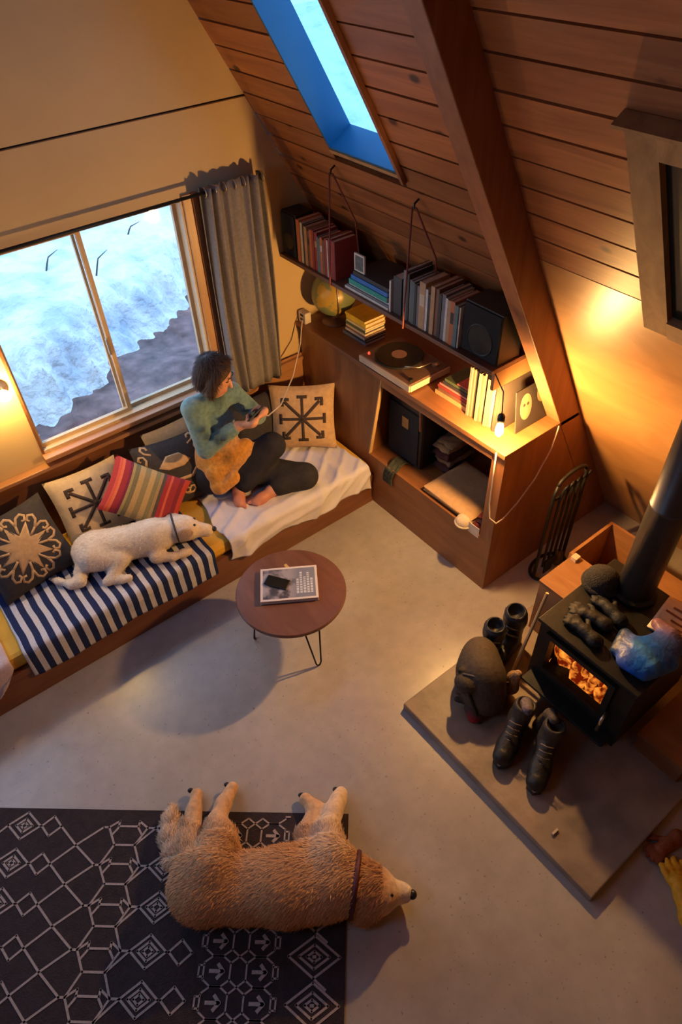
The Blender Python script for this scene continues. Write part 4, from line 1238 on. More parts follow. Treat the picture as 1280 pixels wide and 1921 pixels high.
for q in range(5):                                    # lines of unreadable pale lettering, upright blocks
    y = -.075
    while y < .03 + .03 * (q % 2):
        w = rnd.uniform(.008, .016)
        box('letter', .040 + q * .019, .053 + q * .019, y, y + w, .0232, .0234, M_let, tc_); y += w + .005
pn = thing('phone', 'black phone lying on the grey photo book', 'phone', (1.135, 2.135, TZ + .0245), (0, 0, math.radians(-58)), local=True)
box('body', -.066, .066, -.034, .034, 0, .008, M_black, pn, bevel=.003)
box('screen', -.062, .062, -.031, .031, .0081, .0086, plain('dark_screen', (.01, .011, .013), .15), pn)
stp = box('paper_strip', 1.245, 1.262, 2.165, 2.235, TZ + .0005, TZ + .0012, plain('yellow_paper', (.55, .36, .12), .8)); tag(stp, 'narrow yellowish paper strip on the coffee table behind the book', 'paper')

# ================================================================== RUG
RO = Vector((.764, 1.070, 0)); RU = Vector((-.766, .643, 0)); RV = Vector((-.643, -.766, 0))     # right-hand corner, along width, along length
rg = thing('rug', 'dark brown rug with cream line diamonds and lattice', 'rug', tuple(RO + RU * .9 + RV * .9))
def rp(a, b_, z): p = RO + RU * a + RV * b_; return (p.x, p.y, z)
MB().box(0, 2.0, 0, 2.35, .0005, .009, xf=rp).build('pile', plain('brown_rug_pile', (.036, .023, .026), .95, .25, 30, bump=.5, bscale=160), rg)
LN = MB()
def line(pts, w=.0046):
    for (a, b1), (c, d) in zip(pts[:-1], pts[1:]):
        L_ = math.hypot(c - a, d - b1)
        if L_ < 1e-6: continue
        nx_, ny_ = -(d - b1) / L_ * w, (c - a) / L_ * w; ex, ey = (c - a) / L_ * w * .6, (d - b1) / L_ * w * .6
        q = [(a - ex + nx_, b1 - ey + ny_), (a - ex - nx_, b1 - ey - ny_), (c + ex - nx_, d + ey - ny_), (c + ex + nx_, d + ey + ny_)]
        if any(not (0.002 < p[0] < 1.998 and .002 < p[1] < 2.348) for p in q): continue
        z = .0112
        LN.add([rp(*p, .009) for p in q] + [rp(*p, z) for p in q], [(4, 5, 6, 7), (0, 1, 5, 4), (1, 2, 6, 5), (2, 3, 7, 6), (3, 0, 4, 7)])
def diamond(a, b1, ra, rb, w=.0046): line([(a - ra, b1), (a, b1 - rb), (a + ra, b1), (a, b1 + rb), (a - ra, b1)], w)
P = 1 / 6
for k in range(-1, 15):
    b1 = .086 + P * k
    # border column of nested diamonds, one continuous chain
    diamond(.129, b1, .108, .076); diamond(.129, b1, .064, .044); diamond(.129, b1, .030, .020); line([(.124, b1), (.134, b1)], .006)
    line([(.129, b1 + .076), (.129 - .05, b1 + P / 2 + .03)]); 
    # concentric diamonds left of the arrow band and the small ones beside them
    b2 = .083 + P * k
    diamond(.828, b2, .078, .062); diamond(.828, b2, .046, .036); diamond(.828, b2, .022, .018)
    diamond(.690, b2, .050, .046)
    line([(.740, b2), (.750, b2)]); line([(.906, b2), (.945, b2)])
    # stacked hexagons
    L0, R0 = 1.130, .945
    line([(L0, b2), (1.085, b2 - .030), (1.085, b2 - .006), (.99, b2 - .006), (.99, b2 - .030), (R0, b2)])
    line([(L0, b2), (1.085, b2 + .078), (.99, b2 + .078), (R0, b2)])
    line([(1.085, b2 + .078 - P), (L0, b2)]); line([(.99, b2 + .078 - P), (R0, b2)]); line([(1.085, b2 + .001), (1.105, b2 + .03)]); line([(.99, b2 + .001), (.968, b2 + .03)])
    # open lattice
    line([(1.265, b2 + P / 2), (1.155, b2), (1.265, b2 - P / 2)]); line([(1.155, b2), (1.130, b2)])
    line([(1.265, b2 + P / 2), (1.36, b2)]); line([(1.265, b2 - P / 2), (1.36, b2)])
    diamond(1.408, b2, .048, .046); diamond(1.540, b2, .078, .062); diamond(1.540, b2, .040, .032); diamond(1.540, b2, .018, .014)
    line([(1.618, b2), (1.70, b2 + P / 2), (1.79, b2), (1.70, b2 - P / 2), (1.618, b2)]); diamond(1.87, b2, .07, .06); diamond(1.87, b2, .035, .03)
    line([(.906, b2), (.99, b2 + P / 2 - .004)])
for a in (.252, .629): line([(a, .004), (a, 2.346)], .004)
for k in range(-1, 23):                                # arrow band
    b1 = .108 + .1075 * k
    for a, s_ in ((.350, 1), (.527, -1)):
        line([(a - .055, b1 - .030), (a - .02, b1 - .054), (a + .02, b1 - .054), (a + .055, b1 - .03), (a + .055, b1 + .03), (a + .02, b1 + .054), (a - .02, b1 + .054), (a - .055, b1 + .03), (a - .055, b1 - .03)], .0036)
        line([(a - .022, b1), (a + .028, b1)], .007); line([(a - .004, b1 - .024), (a - .026, b1), (a - .004, b1 + .024)], .007)
        line([(a - s_ * .055, b1 - .02), (a - s_ * .075, b1 - .02), (a - s_ * .075, b1 + .02), (a - s_ * .055, b1 + .02)], .0036)
    line([(.405, b1 + .03), (.472, b1 + .078)], .0036); line([(.472, b1 + .03), (.405, b1 + .078)], .0036)
o = LN.build('woven_lines', plain('cream_rug_yarn', (.42, .34, .31), .95, .15, 90), rg)
o['kind'] = 'stuff'

# ================================================================== HEARTH
def slab_mat():
    m = plain('sooty_stone', (.29, .215, .16), .5, .35, 4.5, bump=.3, bscale=20)
    return m
hz = .05
hr = MB().box(1.338, 2.98, .125, 1.322, .0006, hz).build('hearth_slab', slab_mat(), None, bevel=.006)
tag(hr, 'low square stone hearth slab under the stove', 'hearth')

SX0, SX1, SY0, SY1, ST = 1.885, 2.44, .468, .985, .68
st = thing('wood_stove', 'black iron wood stove with fire behind glass and tall pipe', 'stove', (2.16, .73, hz))
box('pedestal', SX0 + .05, SX1 - .05, SY0 + .05, SY1 - .05, hz + .0005, .20, M_iron, st, bevel=.004)
box('ash_shelf', SX0 - .085, SX0 + .02, SY0 + .02, SY1 - .02, .265, .28, M_iron, st, bevel=.003)
GY0, GY1, GZ0, GZ1 = .585, .905, .375, .60
fbx = MB()
fbx.box(SX0, SX0 + .03, SY0, GY0, .2005, ST - .02); fbx.box(SX0, SX0 + .03, GY1, SY1, .2005, ST - .02); fbx.box(SX0, SX0 + .03, GY0, GY1, .2005, GZ0); fbx.box(SX0, SX0 + .03, GY0, GY1, GZ1, ST - .02)
fbx.box(SX0 + .03, SX1, SY0, SY0 + .02, .2005, ST - .02); fbx.box(SX0 + .03, SX1, SY1 - .02, SY1, .2005, ST - .02); fbx.box(SX1 - .02, SX1, SY0 + .02, SY1 - .02, .2005, ST - .02); fbx.box(SX0 + .03, SX1 - .02, SY0 + .02, SY1 - .02, .2005, .23)
fbx.build('firebox', M_iron, st)
box('top_plate', SX0 - .02, SX1 + .01, SY0 - .012, SY1 + .012, ST - .0195, ST, M_iron, st, bevel=.004)
dr = MB(); f_ = .03
dr.box(SX0 - .022, SX0 - .0005, GY0 - f_, GY0, GZ0 - f_, GZ1 + f_); dr.box(SX0 - .022, SX0 - .0005, GY1, GY1 + f_, GZ0 - f_, GZ1 + f_); dr.box(SX0 - .022, SX0 - .0005, GY0, GY1, GZ0 - f_, GZ0); dr.box(SX0 - .022, SX0 - .0005, GY0, GY1, GZ1, GZ1 + f_)
do = dr.build('door', M_iron, st)
box('door_glass', SX0 - .013, SX0 - .009, GY0, GY1, GZ0, GZ1, glass('fire_glass', (.95, .80, .62), .05), do)
MB().tube([(SX0 - .02, GY0 - .04, .43), (SX0 - .06, GY0 - .045, .43), (SX0 - .065, GY0 - .045, .33)], .008, 8).build('handle', M_brass, do, smooth=True)
box('ash_drawer', SX0 - .012, SX0 - .0005, GY0 - .02, GY1 + .02, .215, .255, M_iron, st, bevel=.002)
MB().lathe([(.105, ST + .0003), (.105, ST + .02), (.088, ST + .03)], 32, (2.335, .805, 0)).build('flue_collar', M_iron, st, smooth=False)
MB().lathe([(.084, ST + .031), (.084, 1.25), (.086, 1.251), (.086, 1.27), (.084, 1.271), (.084, 2.02)], 40, (2.335, .805, 0)).build('stove_pipe', M_steel, st, smooth=True)
# logs and fire inside
for i, (y0, y1, x, z, r) in enumerate(((.53, .93, 2.02, .28, .045), (.52, .92, 2.14, .285, .05), (.55, .90, 2.07, .365, .042))):
    MB().tube([(x, y0, z), (x + .01, (y0 + y1) / 2, z + .008), (x - .01, y1, z)], r, 10).build('burning_log', plain('charred_log', (.06, .025, .012), .9, .5, 30, bump=.8), st, smooth=True)
rnd = random.Random(4)
def fire_mat():
    m = bpy.data.materials.new('flame_glow'); m.use_nodes = True; nt = m.node_tree; nt.nodes.clear(); L = nt.links.new
    o = nt.nodes.new('ShaderNodeOutputMaterial'); e = nt.nodes.new('ShaderNodeEmission'); tc = nt.nodes.new('ShaderNodeTexCoord')
    n = nt.nodes.new('ShaderNodeTexNoise'); n.inputs['Scale'].default_value = 22; L(tc.outputs['Object'], n.inputs['Vector'])
    r = nt.nodes.new('ShaderNodeValToRGB'); r.color_ramp.elements[0].position = .42; r.color_ramp.elements[1].position = .72
    r.color_ramp.elements[0].color = (.10, .008, .001, 1); r.color_ramp.elements[1].color = (1, .40, .07, 1)
    L(n.outputs['Fac'], r.inputs['Fac']); L(r.outputs[0], e.inputs['Color']); e.inputs['Strength'].default_value = FIRE_STRENGTH; L(e.outputs[0], o.inputs['Surface'])
    return m
FM = fire_mat()
for i in range(17):
    y = .545 + .0235 * i + rnd.uniform(-.01, .01); x = rnd.uniform(1.955, 2.06); h_ = rnd.uniform(.12, .27); z0 = .31
    MB().tube([(x, y, z0), (x + .01, y + .012, z0 + h_ * .35), (x - .012, y - .008, z0 + h_ * .7), (x + .004, y + .004, z0 + h_)], [.022, .030, .017, .002], 8).build('flame', FM, st, smooth=True)
MB().grid(lambda u, v: (1.94 + .30 * u, .51 + .44 * v, .238 + .012 * math.sin(17 * u + 9 * v) + .010 * math.sin(31 * v)), 14, 14).build('embers', FM, st)

# ---- on the stove top
def glove(name, label, base, ang, col, z0, s=1.0):
    c, d = math.cos(ang), math.sin(ang)
    def P_(a, b_, z): return (base[0] + s * (a * c - b_ * d), base[1] + s * (a * d + b_ * c), z0 + s * z)
    pr = [cone(P_(-.07, 0, .03), .042 * s, P_(0, 0, .028), .036 * s, col), cone(P_(0, 0, .028), .036 * s, P_(.06, 0, .026), .038 * s, col), ell(P_(-.09, 0, .03), (.05 * s, .05 * s, .032 * s), col)]
    for i, b_ in enumerate((-.036, -.012, .012, .034)):
        l = (.075, .09, .085, .065)[i] 
        pr += chain([(P_(.07, b_, .024), .016 * s), (P_(.07 + l * .55, b_ * 1.25, .028), .0145 * s), (P_(.07 + l, b_ * 1.35, .018), .0125 * s)], col, k=.010)
    pr += chain([(P_(.0, -.035, .026), .018 * s), (P_(.04, -.072, .028), .015 * s), (P_(.07, -.085, .02), .013 * s)], col, k=.012)
    o = sdf_mesh(name, pr, .006, .02, vcol('glove_leather', .6, .4, 50), None, floor=z0 + .0006)
    tag(o, label, 'glove')
    return o


for i_, (bx__, by__, an_) in enumerate(((1.955, .805, 1.45), (2.045, .83, 1.75), (2.14, .80, 1.35))):
    glove('ski_glove', ['black knit glove on the stove top nearest the fire door', 'black knit glove on the stove top, middle of three', 'black knit glove on the stove top nearest the wool hat'][i_], (bx__, by__, 0), an_, [(.014, .012, .012), (.022, .018, .016), (.010, .010, .012)][i_], ST + .0004, .72)
wh_ = thing('wool_hat', 'dark wool hat with rolled cuff beside the stove pipe', 'hat', (2.265, .93, ST + .0005))
MB().lathe([(.075, 0), (.085, .03), (.078, .065), (.05, .095), (.02, .108), (.002, .11)], 28, (2.25, .935, ST + .001)).build('crown', plain('dark_knit', (.02, .017, .016), .95, .4, 90, bump=.8, bscale=150), wh_, smooth=True)
MB().tube([(2.25 + .080 * math.cos(a), .935 + .080 * math.sin(a), ST + .022) for a in [2 * math.pi * i / 28 for i in range(28)]], .016, 8, closed=True).build('cuff', MATS['dark_knit'], wh_, smooth=True)
# blue shell glove sagging over the front right corner
pr = [ell((2.03, .555, ST + .035), (.115, .09, .045), (.003, .10, .52)), ell((2.13, .53, ST + .03), (.12, .08, .04), (.03, .07, .30)), cone((1.95, .60, ST + .03), .03, (2.06, .64, ST + .03), .03, (.10, .14, .42)),
      cone((1.96, .50, ST + .03), .028, (2.1, .46, ST + .015), .03, (.02, .12, .38)), cone((1.97, .66, ST + .02), .02, (2.08, .68, ST + .02), .03, (.01, .03, .08)), cone((2.0, .5, ST + .06), .015, (2.03, .6, ST + .065), .012, (.10, .34, .66)), cone((2.22, .55, ST + .025), .04, (2.24, .62, ST + .02), .03, (.24, .11, .13))]
bb = sdf_mesh('shell_mitten', pr, .008, .03, vcol('shell_fabric', .4, .6, 34, spec=.4, noise=.3), None, floor=ST + .0008)
tag(bb, 'shiny blue shell mitten lying on the right of the stove top', 'mitten')
bx_ = thing('newspaper', 'folded cream printed newspaper on the rear of the stove top', 'newspaper', (2.33, .59, ST + .0006), (0, 0, math.radians(8)), local=True)
MB().grid(lambda u, v: (-.12 + .24 * u, -.115 + .19 * v, .012 + .006 * math.sin(7 * u + 3 * v)), 12, 12).build('top_sheet', plain('cream_card', (.78, .62, .44), .7, .1, 30), bx_, smooth=True, solid=.002)
box('folded_sheets', -.115, .115, -.11, .07, 0, .004, M_paper, bx_)
for q in range(6): MB().grid(lambda u, v: (-.09 + .035 * q + .012 * u, -.10 + (.15 - .02 * (q % 3)) * v, .0135 + .006 * math.sin(7 * ((.03 + .035 * q + .012 * u) / .24) + 3 * ((.015 + .16 * v) / .19))), 1, 8).build('printed_line', plain('brown_print', (.22, .08, .045), .7), bx_)

# ---- crates and kindling behind the stove
M_cratew = wood('crate_wood', (.26, .11, .04), (.44, .21, .08), (5, 1.2, 5), .55, rnd=.1)
def crate(label, x0, x1, y0, y1, z0, z1, t=.018, lid=False, mat=None):
    mat = mat or M_cratew
    o = thing('crate', label, 'crate', ((x0 + x1) / 2, (y0 + y1) / 2, z0))
    box('side_board', x0, x0 + t, y0, y1, z0, z1, mat, o); box('side_board', x1 - t, x1, y0, y1, z0, z1, mat, o)
    box('end_board', x0 + t, x1 - t, y0, y0 + t, z0, z1, mat, o); box('end_board', x0 + t, x1 - t, y1 - t, y1, z0, z1, mat, o)
    box('bottom_board', x0 + t, x1 - t, y0 + t, y1 - t, z0, z0 + t, mat, o)
    if lid: box('lid', x0 - .006, x1 + .006, y0 - .006, y1 + .006, z1 + .0005, z1 + .02, mat, o)
    return o
crate('open wooden firewood crate behind the stove', 2.545, 2.93, 1.0, 1.285, hz + .001, .41)
for i, (x, y, z, a) in enumerate(((2.66, 1.08, .105, .1), (2.80, 1.09, .108, -.15), (2.72, 1.20, .110, .05))):
    o = thing('firewood_log', ['split log at the front of the open crate', 'split log in the right half of the open crate', 'split log at the back of the open crate'][i], 'log', (x, y, z), (0, 0, a), 'firewood in the crate', local=True)
    MB().tube([(-.09, 0, 0), (.09, 0, 0)], .035, 7, cap=False).build('bark', plain('log_bark', (.10, .05, .03), .95, .4, 30, bump=.8), o)
    MB().lathe([(.001, -.0905), (.033, -.0905), (.034, -.089)], 7, (0, 0, 0), 'x').build('cut_end', M_pale, o)
crate('low lidded wooden crate with an orange lit top beside the stove', 2.225, 2.51, 1.05, 1.235, hz + .001, .44, lid=True)
crate('closed wooden box behind the stove pipe at the right edge', 2.69, 2.86, .50, .96, hz + .001, .36, lid=True)
crate('dark wooden box on the hearth right of the stove at the frame edge', 2.06, 2.55, .19, .425, hz + .001, .17, lid=True, mat=M_cab)
kd = MB().tube([(1.895, 1.075, hz + .006), (2.06, 1.09, .62)], [.010, .009], 6).build('kindling_stick', M_pale); tag(kd, 'long pale wooden stick leaning behind the stove', 'stick')
blk = thing('match_box', 'small pale box on the lid of the crate by the stove', 'box', (2.49, 1.215, .461))
box('sleeve', 2.462, 2.502, 1.195, 1.228, .4615, .487, plain('pale_card', (.70, .50, .34), .7), blk); box('tray', 2.4635, 2.5005, 1.193, 1.1949, .4635, .485, M_paper, blk)

# ---- fireplace tools
fs = thing('fire_tool_set', 'black iron fireplace tool stand beside the cabinet', 'fire tools', (2.72, 1.47, 0))
bx0, by0 = 2.70, 1.475
MB().tube([(bx0 + .14 * math.cos(a), by0 + .085 * math.sin(a), .0115) for a in [2 * math.pi * i / 24 for i in range(24)]], .011, 6, closed=True).build('base_ring', M_iron, fs)
for sx in (-.14, .14):
    MB().tube([(bx0 + sx, by0, .0115), (bx0 + sx, by0, .70), (bx0 + sx * .85, by0, .76)], .011, 8).build('upright', M_iron, fs, smooth=True)
MB().tube([(bx0 + .119 * math.cos(a), by0, .76 + .05 * math.sin(a)) for a in [math.pi * i / 12 for i in range(13)]], .011, 8).build('top_bow', M_iron, fs, smooth=True)
MB().tube([(bx0 - .14, by0, .66), (bx0 + .14, by0, .66)], .009, 6).build('hanger_bar', M_iron, fs)
for i in range(5):
    x = bx0 - .10 + .05 * i
    y_ = by0 - .018
    t = MB(); t.tube([(x, y_, .10), (x, y_, .66), (x, y_ - .01, .74), (x + .012, y_ - .02, .77), (x + .02, y_ - .012, .745)], .009, 6)
    tl = t.build('tool_rod', M_iron, fs, smooth=True)
    if i == 1: MB().prism([(x - .035, .03), (x + .035, .03), (x + .045, .15), (x - .045, .15)], y_ - .012, y_ - .004).build('shovel_blade', M_iron, tl)
    if i == 3: MB().lathe([(.028, .03), (.036, .05), (.03, .12), (.01, .14)], 12, (x, y_, 0)).build('brush_head', plain('bristle', (.10, .07, .04), .95, .4, 90, bump=.6), tl)
    if i == 2: MB().tube([(x, y_, .10), (x + .02, y_, .05), (x + .045, y_, .06)], .005, 6).build('poker_hook', M_iron, tl)

# ================================================================== GEAR DRYING ON THE HEARTH
def gear_mat(): return vcol('gear_fabric', .75, .35, 60, noise=.2)
bp_ = thing('backpack', 'brown grey backpack slumped at the corner of the hearth', 'backpack', (1.67, 1.12, hz))
Rb = basis((.35, .93, 0))
pr = [ell((1.70, 1.13, .19), (.15, .125, .15), (.070, .052, .038), Rb), ell((1.66, 1.07, .15), (.13, .11, .10), (.058, .043, .033), Rb), ell((1.76, 1.20, .25), (.09, .09, .09), (.085, .062, .043))]
for q_ in range(5):
    zz = .10 + .042 * q_; w_ = .04 + .008 * q_
    pr.append(cone((1.545 + .012 * q_, 1.14 + .012 * q_, zz + .01), .016, (1.66 + .012 * q_, .985 + .010 * q_, zz - .012), .018, (.075, .055, .042) if q_ % 2 else (.035, .026, .022), k=.014))
pr += [ell((1.575, 1.13, .235), (.045, .06, .05), (.05, .038, .03), k=.012), cone((1.80, 1.05, .12), .03, (1.79, 1.13, .26), .028, (.05, .04, .032), k=.012)]
sdf_mesh('bag_body', pr, .007, .04, gear_mat(), bp_, floor=hz + .001)
MB().tube([(1.60, 1.21, .27), (1.555, 1.10, .245), (1.545, 1.02, .16), (1.56, .99, hz + .012)], .010, 6).build('strap', M_black, bp_, smooth=True)
MB().tube([(1.585, 1.16, .285), (1.63, 1.08, .30), (1.70, 1.02, .265), (1.78, 1.00, .20)], .006, 6).build('zip', plain('zip_grey', (.10, .075, .06), .6), bp_, smooth=True)
MB().tube([(1.56, 1.10, .20), (1.61, 1.02, .225), (1.69, .965, .19)], .006, 6).build('zip', MATS['zip_grey'], bp_, smooth=True)
pkb = sdf_mesh('front_pocket', [ell((1.575, 1.04, hz + .05), (.05, .06, .045), (.035, .022, .022)), ell((1.545, 1.02, hz + .035), (.028, .03, .03), (.34, .012, .02))], .007, .02, gear_mat(), bp_, floor=hz + .001)

M_boot = vcol('boot_leather', .5, .25, 70, spec=.5, noise=.2)
def ski_boot(label, x, y, ang, s=1.0):
    o = thing('ski_boot', label, 'boot', (x, y, hz), (0, 0, ang), 'ski boots behind the backpack', local=True)
    bk_ = (.012, .012, .016)
    pr = [cone((0, 0, .05 * s), .048 * s, (.15 * s, 0, .045 * s), .042 * s, bk_), cone((0, 0, .05 * s), .052 * s, (.015 * s, 0, .24 * s), .058 * s, bk_), cone((.015 * s, 0, .24 * s), .058 * s, (.03 * s, 0, .30 * s), .060 * s, (.02, .02, .028)),
          ell((.035 * s, 0, .325 * s), (.042 * s, .042 * s, .05 * s), None, cut=True, k=.01)]
    sdf_mesh('shell', pr, .008, .03, M_boot, o, floor=.001)
    box('sole', -.05 * s, .195 * s, -.035 * s, .035 * s, .0005, .012, M_black, o)
    for q in (.16, .22): 
        MB().tube([(.065 * s, -.045 * s, q * s), (.082 * s, 0, (q + .01) * s), (.065 * s, .045 * s, q * s)], .006, 6).build('buckle', plain('grey_buckle', (.30, .31, .38), .3, .1, metal=.7), o, smooth=True)
    MB().tube([(.03 * s + .05 * s * math.cos(a), .05 * s * math.sin(a), .305 * s) for a in [2 * math.pi * i / 16 for i in range(16)]], .012, 6, closed=True).build('liner', plain('blue_liner', (.03, .035, .06), .8), o, smooth=True)
    return o
ski_boot('black ski boot nearer to the stove behind the backpack', 2.06, 1.225, math.radians(200))
ski_boot('black ski boot nearer to the slab corner behind the backpack', 1.915, 1.245, math.radians(210), .95)
def sock(label, pts, col, z0, grp='socks drying on the hearth'):
    o = sdf_mesh('sock', chain([(p, r) for p, r in pts], col), .006, .02, vcol('sock_knit', .95, .6, 90, noise=.3), None, floor=z0)
    return tag(o, label, 'sock', grp)
sock('tan fleece sock upright between backpack and stove', [((1.80, 1.03, hz + .03), .032), ((1.80, 1.00, .14), .034), ((1.805, 1.005, .22), .030), ((1.80, .985, .28), .022)], (.36, .22, .11), hz + .001)


def boot(label, toe, heel, h):
    t, hl = Vector(toe), Vector(heel); d = (t - hl).normalized(); ang = math.atan2(d.y, d.x); L_ = (t - hl).length
    o = thing('snow_boot', label, 'boot', (hl.x, hl.y, hz), (0, 0, ang), 'snow boots on the hearth', local=True)
    c1, c2, c3 = (.010, .009, .010), (.022, .018, .016), (.05, .038, .03)
    pr = [cone((0, 0, .055), .042, (L_ * .55, 0, .05), .046, c1), cone((L_ * .55, 0, .05), .048, (L_ - .05, 0, .048), .050, c1), cone((0, 0, .06), .046, (-.005, 0, h * .6), .048, c2), cone((-.005, 0, h * .6), .048, (-.03, .01, h), .056, c3), cone((L_ * .2, 0, .10), .042, (L_ * .5, 0, .06), .042, c2),
          ell((-.035, .012, h + .045), (.042, .042, .05), None, cut=True, k=.01)]
    sdf_mesh('upper', pr, .007, .03, M_boot, o, floor=.001)
    MB().prism([(-.048 , -.03), (-.03, -.044), (L_ * .5, -.046), (L_ - .02, -.036), (L_ + .002, 0), (L_ - .02, .036), (L_ * .5, .046), (-.03, .044), (-.048, .03)], .0005, .022, 'xy').build('sole', M_black, o, bevel=.003)
    MB().tube([(L_ * .62, -.047, .042), (L_ - .03, -.04, .042), (L_ + .004, 0, .044), (L_ - .03, .04, .042), (L_ * .62, .047, .042)], .0035, 6).build('welt', plain('pale_welt', (.34, .28, .25), .6), o, smooth=True)
    for q in range(4):
        x = L_ * .5 - .018 * q; z = .10 + .025 * q
        MB().tube([(x, -.03, z), (x + .012, 0, z + .012), (x, .03, z)], .003, 5).build('lace', plain('grey_lace', (.16, .13, .12), .8), o, smooth=True)
boot('left dark snow boot with pale welt on the hearth', (1.455, .765, 0), (1.675, .85, 0), .19)
boot('right dark snow boot with pale welt on the hearth', (1.485, .575, 0), (1.70, .685, 0), .19)
sock('grey lavender knit sock hanging over the left snow boot', [((1.735, .895, hz + .04), .034), ((1.745, .885, .15), .034), ((1.73, .865, .235), .030), ((1.69, .825, .27), .026)], (.17, .135, .15), hz + .001)
sock('brown grey knit sock leaning behind the right snow boot', [((1.765, .78, hz + .04), .034), ((1.775, .77, .15), .032), ((1.77, .745, .24), .030), ((1.745, .71, .275), .024)], (.10, .08, .07), hz + .001)

sc1 = MB().box(1.415, 1.452, .395, .405, hz + .0006, hz + .012).build('cork_stub', plain('pale_stub', (.60, .48, .40), .7)); tag(sc1, 'tiny pale stub lying on the front of the hearth', 'stub')


glove('work_glove', 'mustard yellow work glove at the right edge of the floor', (1.655, -.115, 0), math.radians(52), (.80, .36, .015), 0.0, 1.0)
glove('work_glove', 'rust brown leather glove lying against the hearth slab', (1.80, .05, 0), math.radians(170), (.26, .065, .02), 0.0, .72)

# ================================================================== GOLDEN DOG, asleep on its side
gd = thing('dog', 'golden retriever lying on its side across the rug edge', 'dog', (.33, 1.0, 0))
G1, G2, G3, GW = (.62, .335, .155), (.68, .40, .205), (.50, .235, .090), (.76, .55, .37)
U = np.array([.766, -.643, 0]); V_ = np.array([.643, .766, 0]); Zv = np.array([0, 0, 1.])
Rg = np.stack([U, V_, Zv], 1)
def DH(a, b_, z): return (.624 + .766 * a + .643 * b_, .712 - .643 * a + .766 * b_, z)
pr = [ell((.075, 1.185, .115), (.165, .160, .115), G1, Rg), ell((.20, 1.075, .105), (.17, .146, .098), G1, Rg), ell((.345, .965, .120), (.19, .165, .120), G1, Rg), ell((.475, .885, .115), (.15, .160, .115), G2, Rg),
      ell((.30, 1.055, .105), (.20, .085, .09), GW, Rg, w=.5),
      cone((.52, .835, .115), .115, (.595, .755, .105), .092, G2), ell((.575, .80, .11), (.10, .115, .095), G2, Rg),
      # head: skull, stop, blunt muzzle, jaw on the belly side
      ell(DH(-.005, -.002, .102), (.092, .096, .084), G1, Rg), ell(DH(.032, -.014, .112), (.060, .066, .062), G1, Rg, k=.025), cone(DH(.055, .002, .094), .056, DH(.122, .006, .080), .041, (.82, .68, .54), k=.025, w=3.0),
      cone(DH(.040, .036, .068), .040, DH(.108, .034, .056), .028, (.82, .68, .54), k=.02, w=2.0), ell(DH(.040, -.040, .118), (.026, .016, .020), G1, Rg, k=.02), ell(DH(.02, .055, .09), (.05, .045, .05), GW, Rg, k=.03),
      # tail
      *chain([((.03, 1.30, .07), .040), ((.022, 1.40, .055), .036), ((.045, 1.49, .042), .034), ((.085, 1.565, .032), .026), ((.115, 1.61, .026), .012)], GW)]
# hind legs
pr += chain([((.085, 1.25, .09), .105), ((.100, 1.375, .065), .062), ((.155, 1.475, .045), .036), ((.195, 1.535, .036), .029), ((.245, 1.60, .030), .030)], G2)
pr += chain([((.135, 1.225, .155), .108), ((.215, 1.295, .150), .070), ((.245, 1.385, .11), .042), ((.315, 1.455, .075), .031), ((.395, 1.512, .040), .031)], G2)
# fore legs
pr += chain([((.52, .955, .08), .075), ((.545, 1.09, .07), .052), ((.600, 1.130, .055), .036), ((.650, 1.165, .045), .032), ((.640, 1.245, .034), .031)], G2)
pr += chain([((.560, .925, .165), .085), ((.615, 1.025, .130), .050), ((.700, 1.095, .09), .034), ((.755, 1.135, .06), .030), ((.792, 1.160, .040), .030)], GW)
# ear flap lying over the cheek
pr += [ell(DH(-.020, .022, .168), (.048, .052, .016), (.42, .17, .06), np.stack([U, V_ * .96 + Zv * -.28, Zv * .96 + V_ * .28], 1), k=.012, w=3.0), ell(DH(.005, .055, .150), (.030, .034, .013), G3, np.stack([U, V_ * .88 + Zv * -.47, Zv * .88 + V_ * .47], 1), k=.012, w=3.0),
       ell(DH(-.045, -.088, .05), (.05, .03, .035), G3, Rg, k=.02)]
dog = sdf_mesh('body', pr, .0085, .045, vcol('golden_coat', .85, .6, 38, (1.0, 1.0, 1.6), sheen=.25, noise=.2), gd, floor=.0115, soft=.016)
M_nose = plain('dog_nose', (.02, .015, .014), .35)
def ball(name, c, r, mat, parent, R=None, n=14):
    b = MB(); vs = []
    r = r if isinstance(r, tuple) else (r, r, r)
    m = Matrix.Identity(3) if R is None else Matrix([list(x) for x in R])
    prof = [(math.sin(math.pi * i / 10), -math.cos(math.pi * i / 10)) for i in range(11)]
    b.lathe([(max(p, .001), q) for p, q in prof], n)
    b.v = [tuple(Vector(c) + m @ Vector((v[0] * r[0], v[1] * r[1], v[2] * r[2]))) for v in b.v]
    return b.build(name, mat, parent, smooth=True)
ball('nose', DH(.160, -.002, .090), (.019, .021, .017), M_nose, gd, Rg)
ball('eye', DH(.064, -.026, .158), (.014, .009, .009), M_nose, gd, Rg)
MB().tube([DH(.050, .062, .092), DH(.085, .044, .104), DH(.120, .038, .096), DH(.152, .026, .084)], .005, 6).build('mouth', M_nose, gd, smooth=True)
for a in ((.250, 1.622, .03), (.655, 1.262, .034), (.800, 1.178, .038), (.402, 1.53, .04)):
    ball('paw_pad', (a[0] - .018, a[1] + .012, a[2]), (.016, .012, .014), M_nose, gd, Rg)
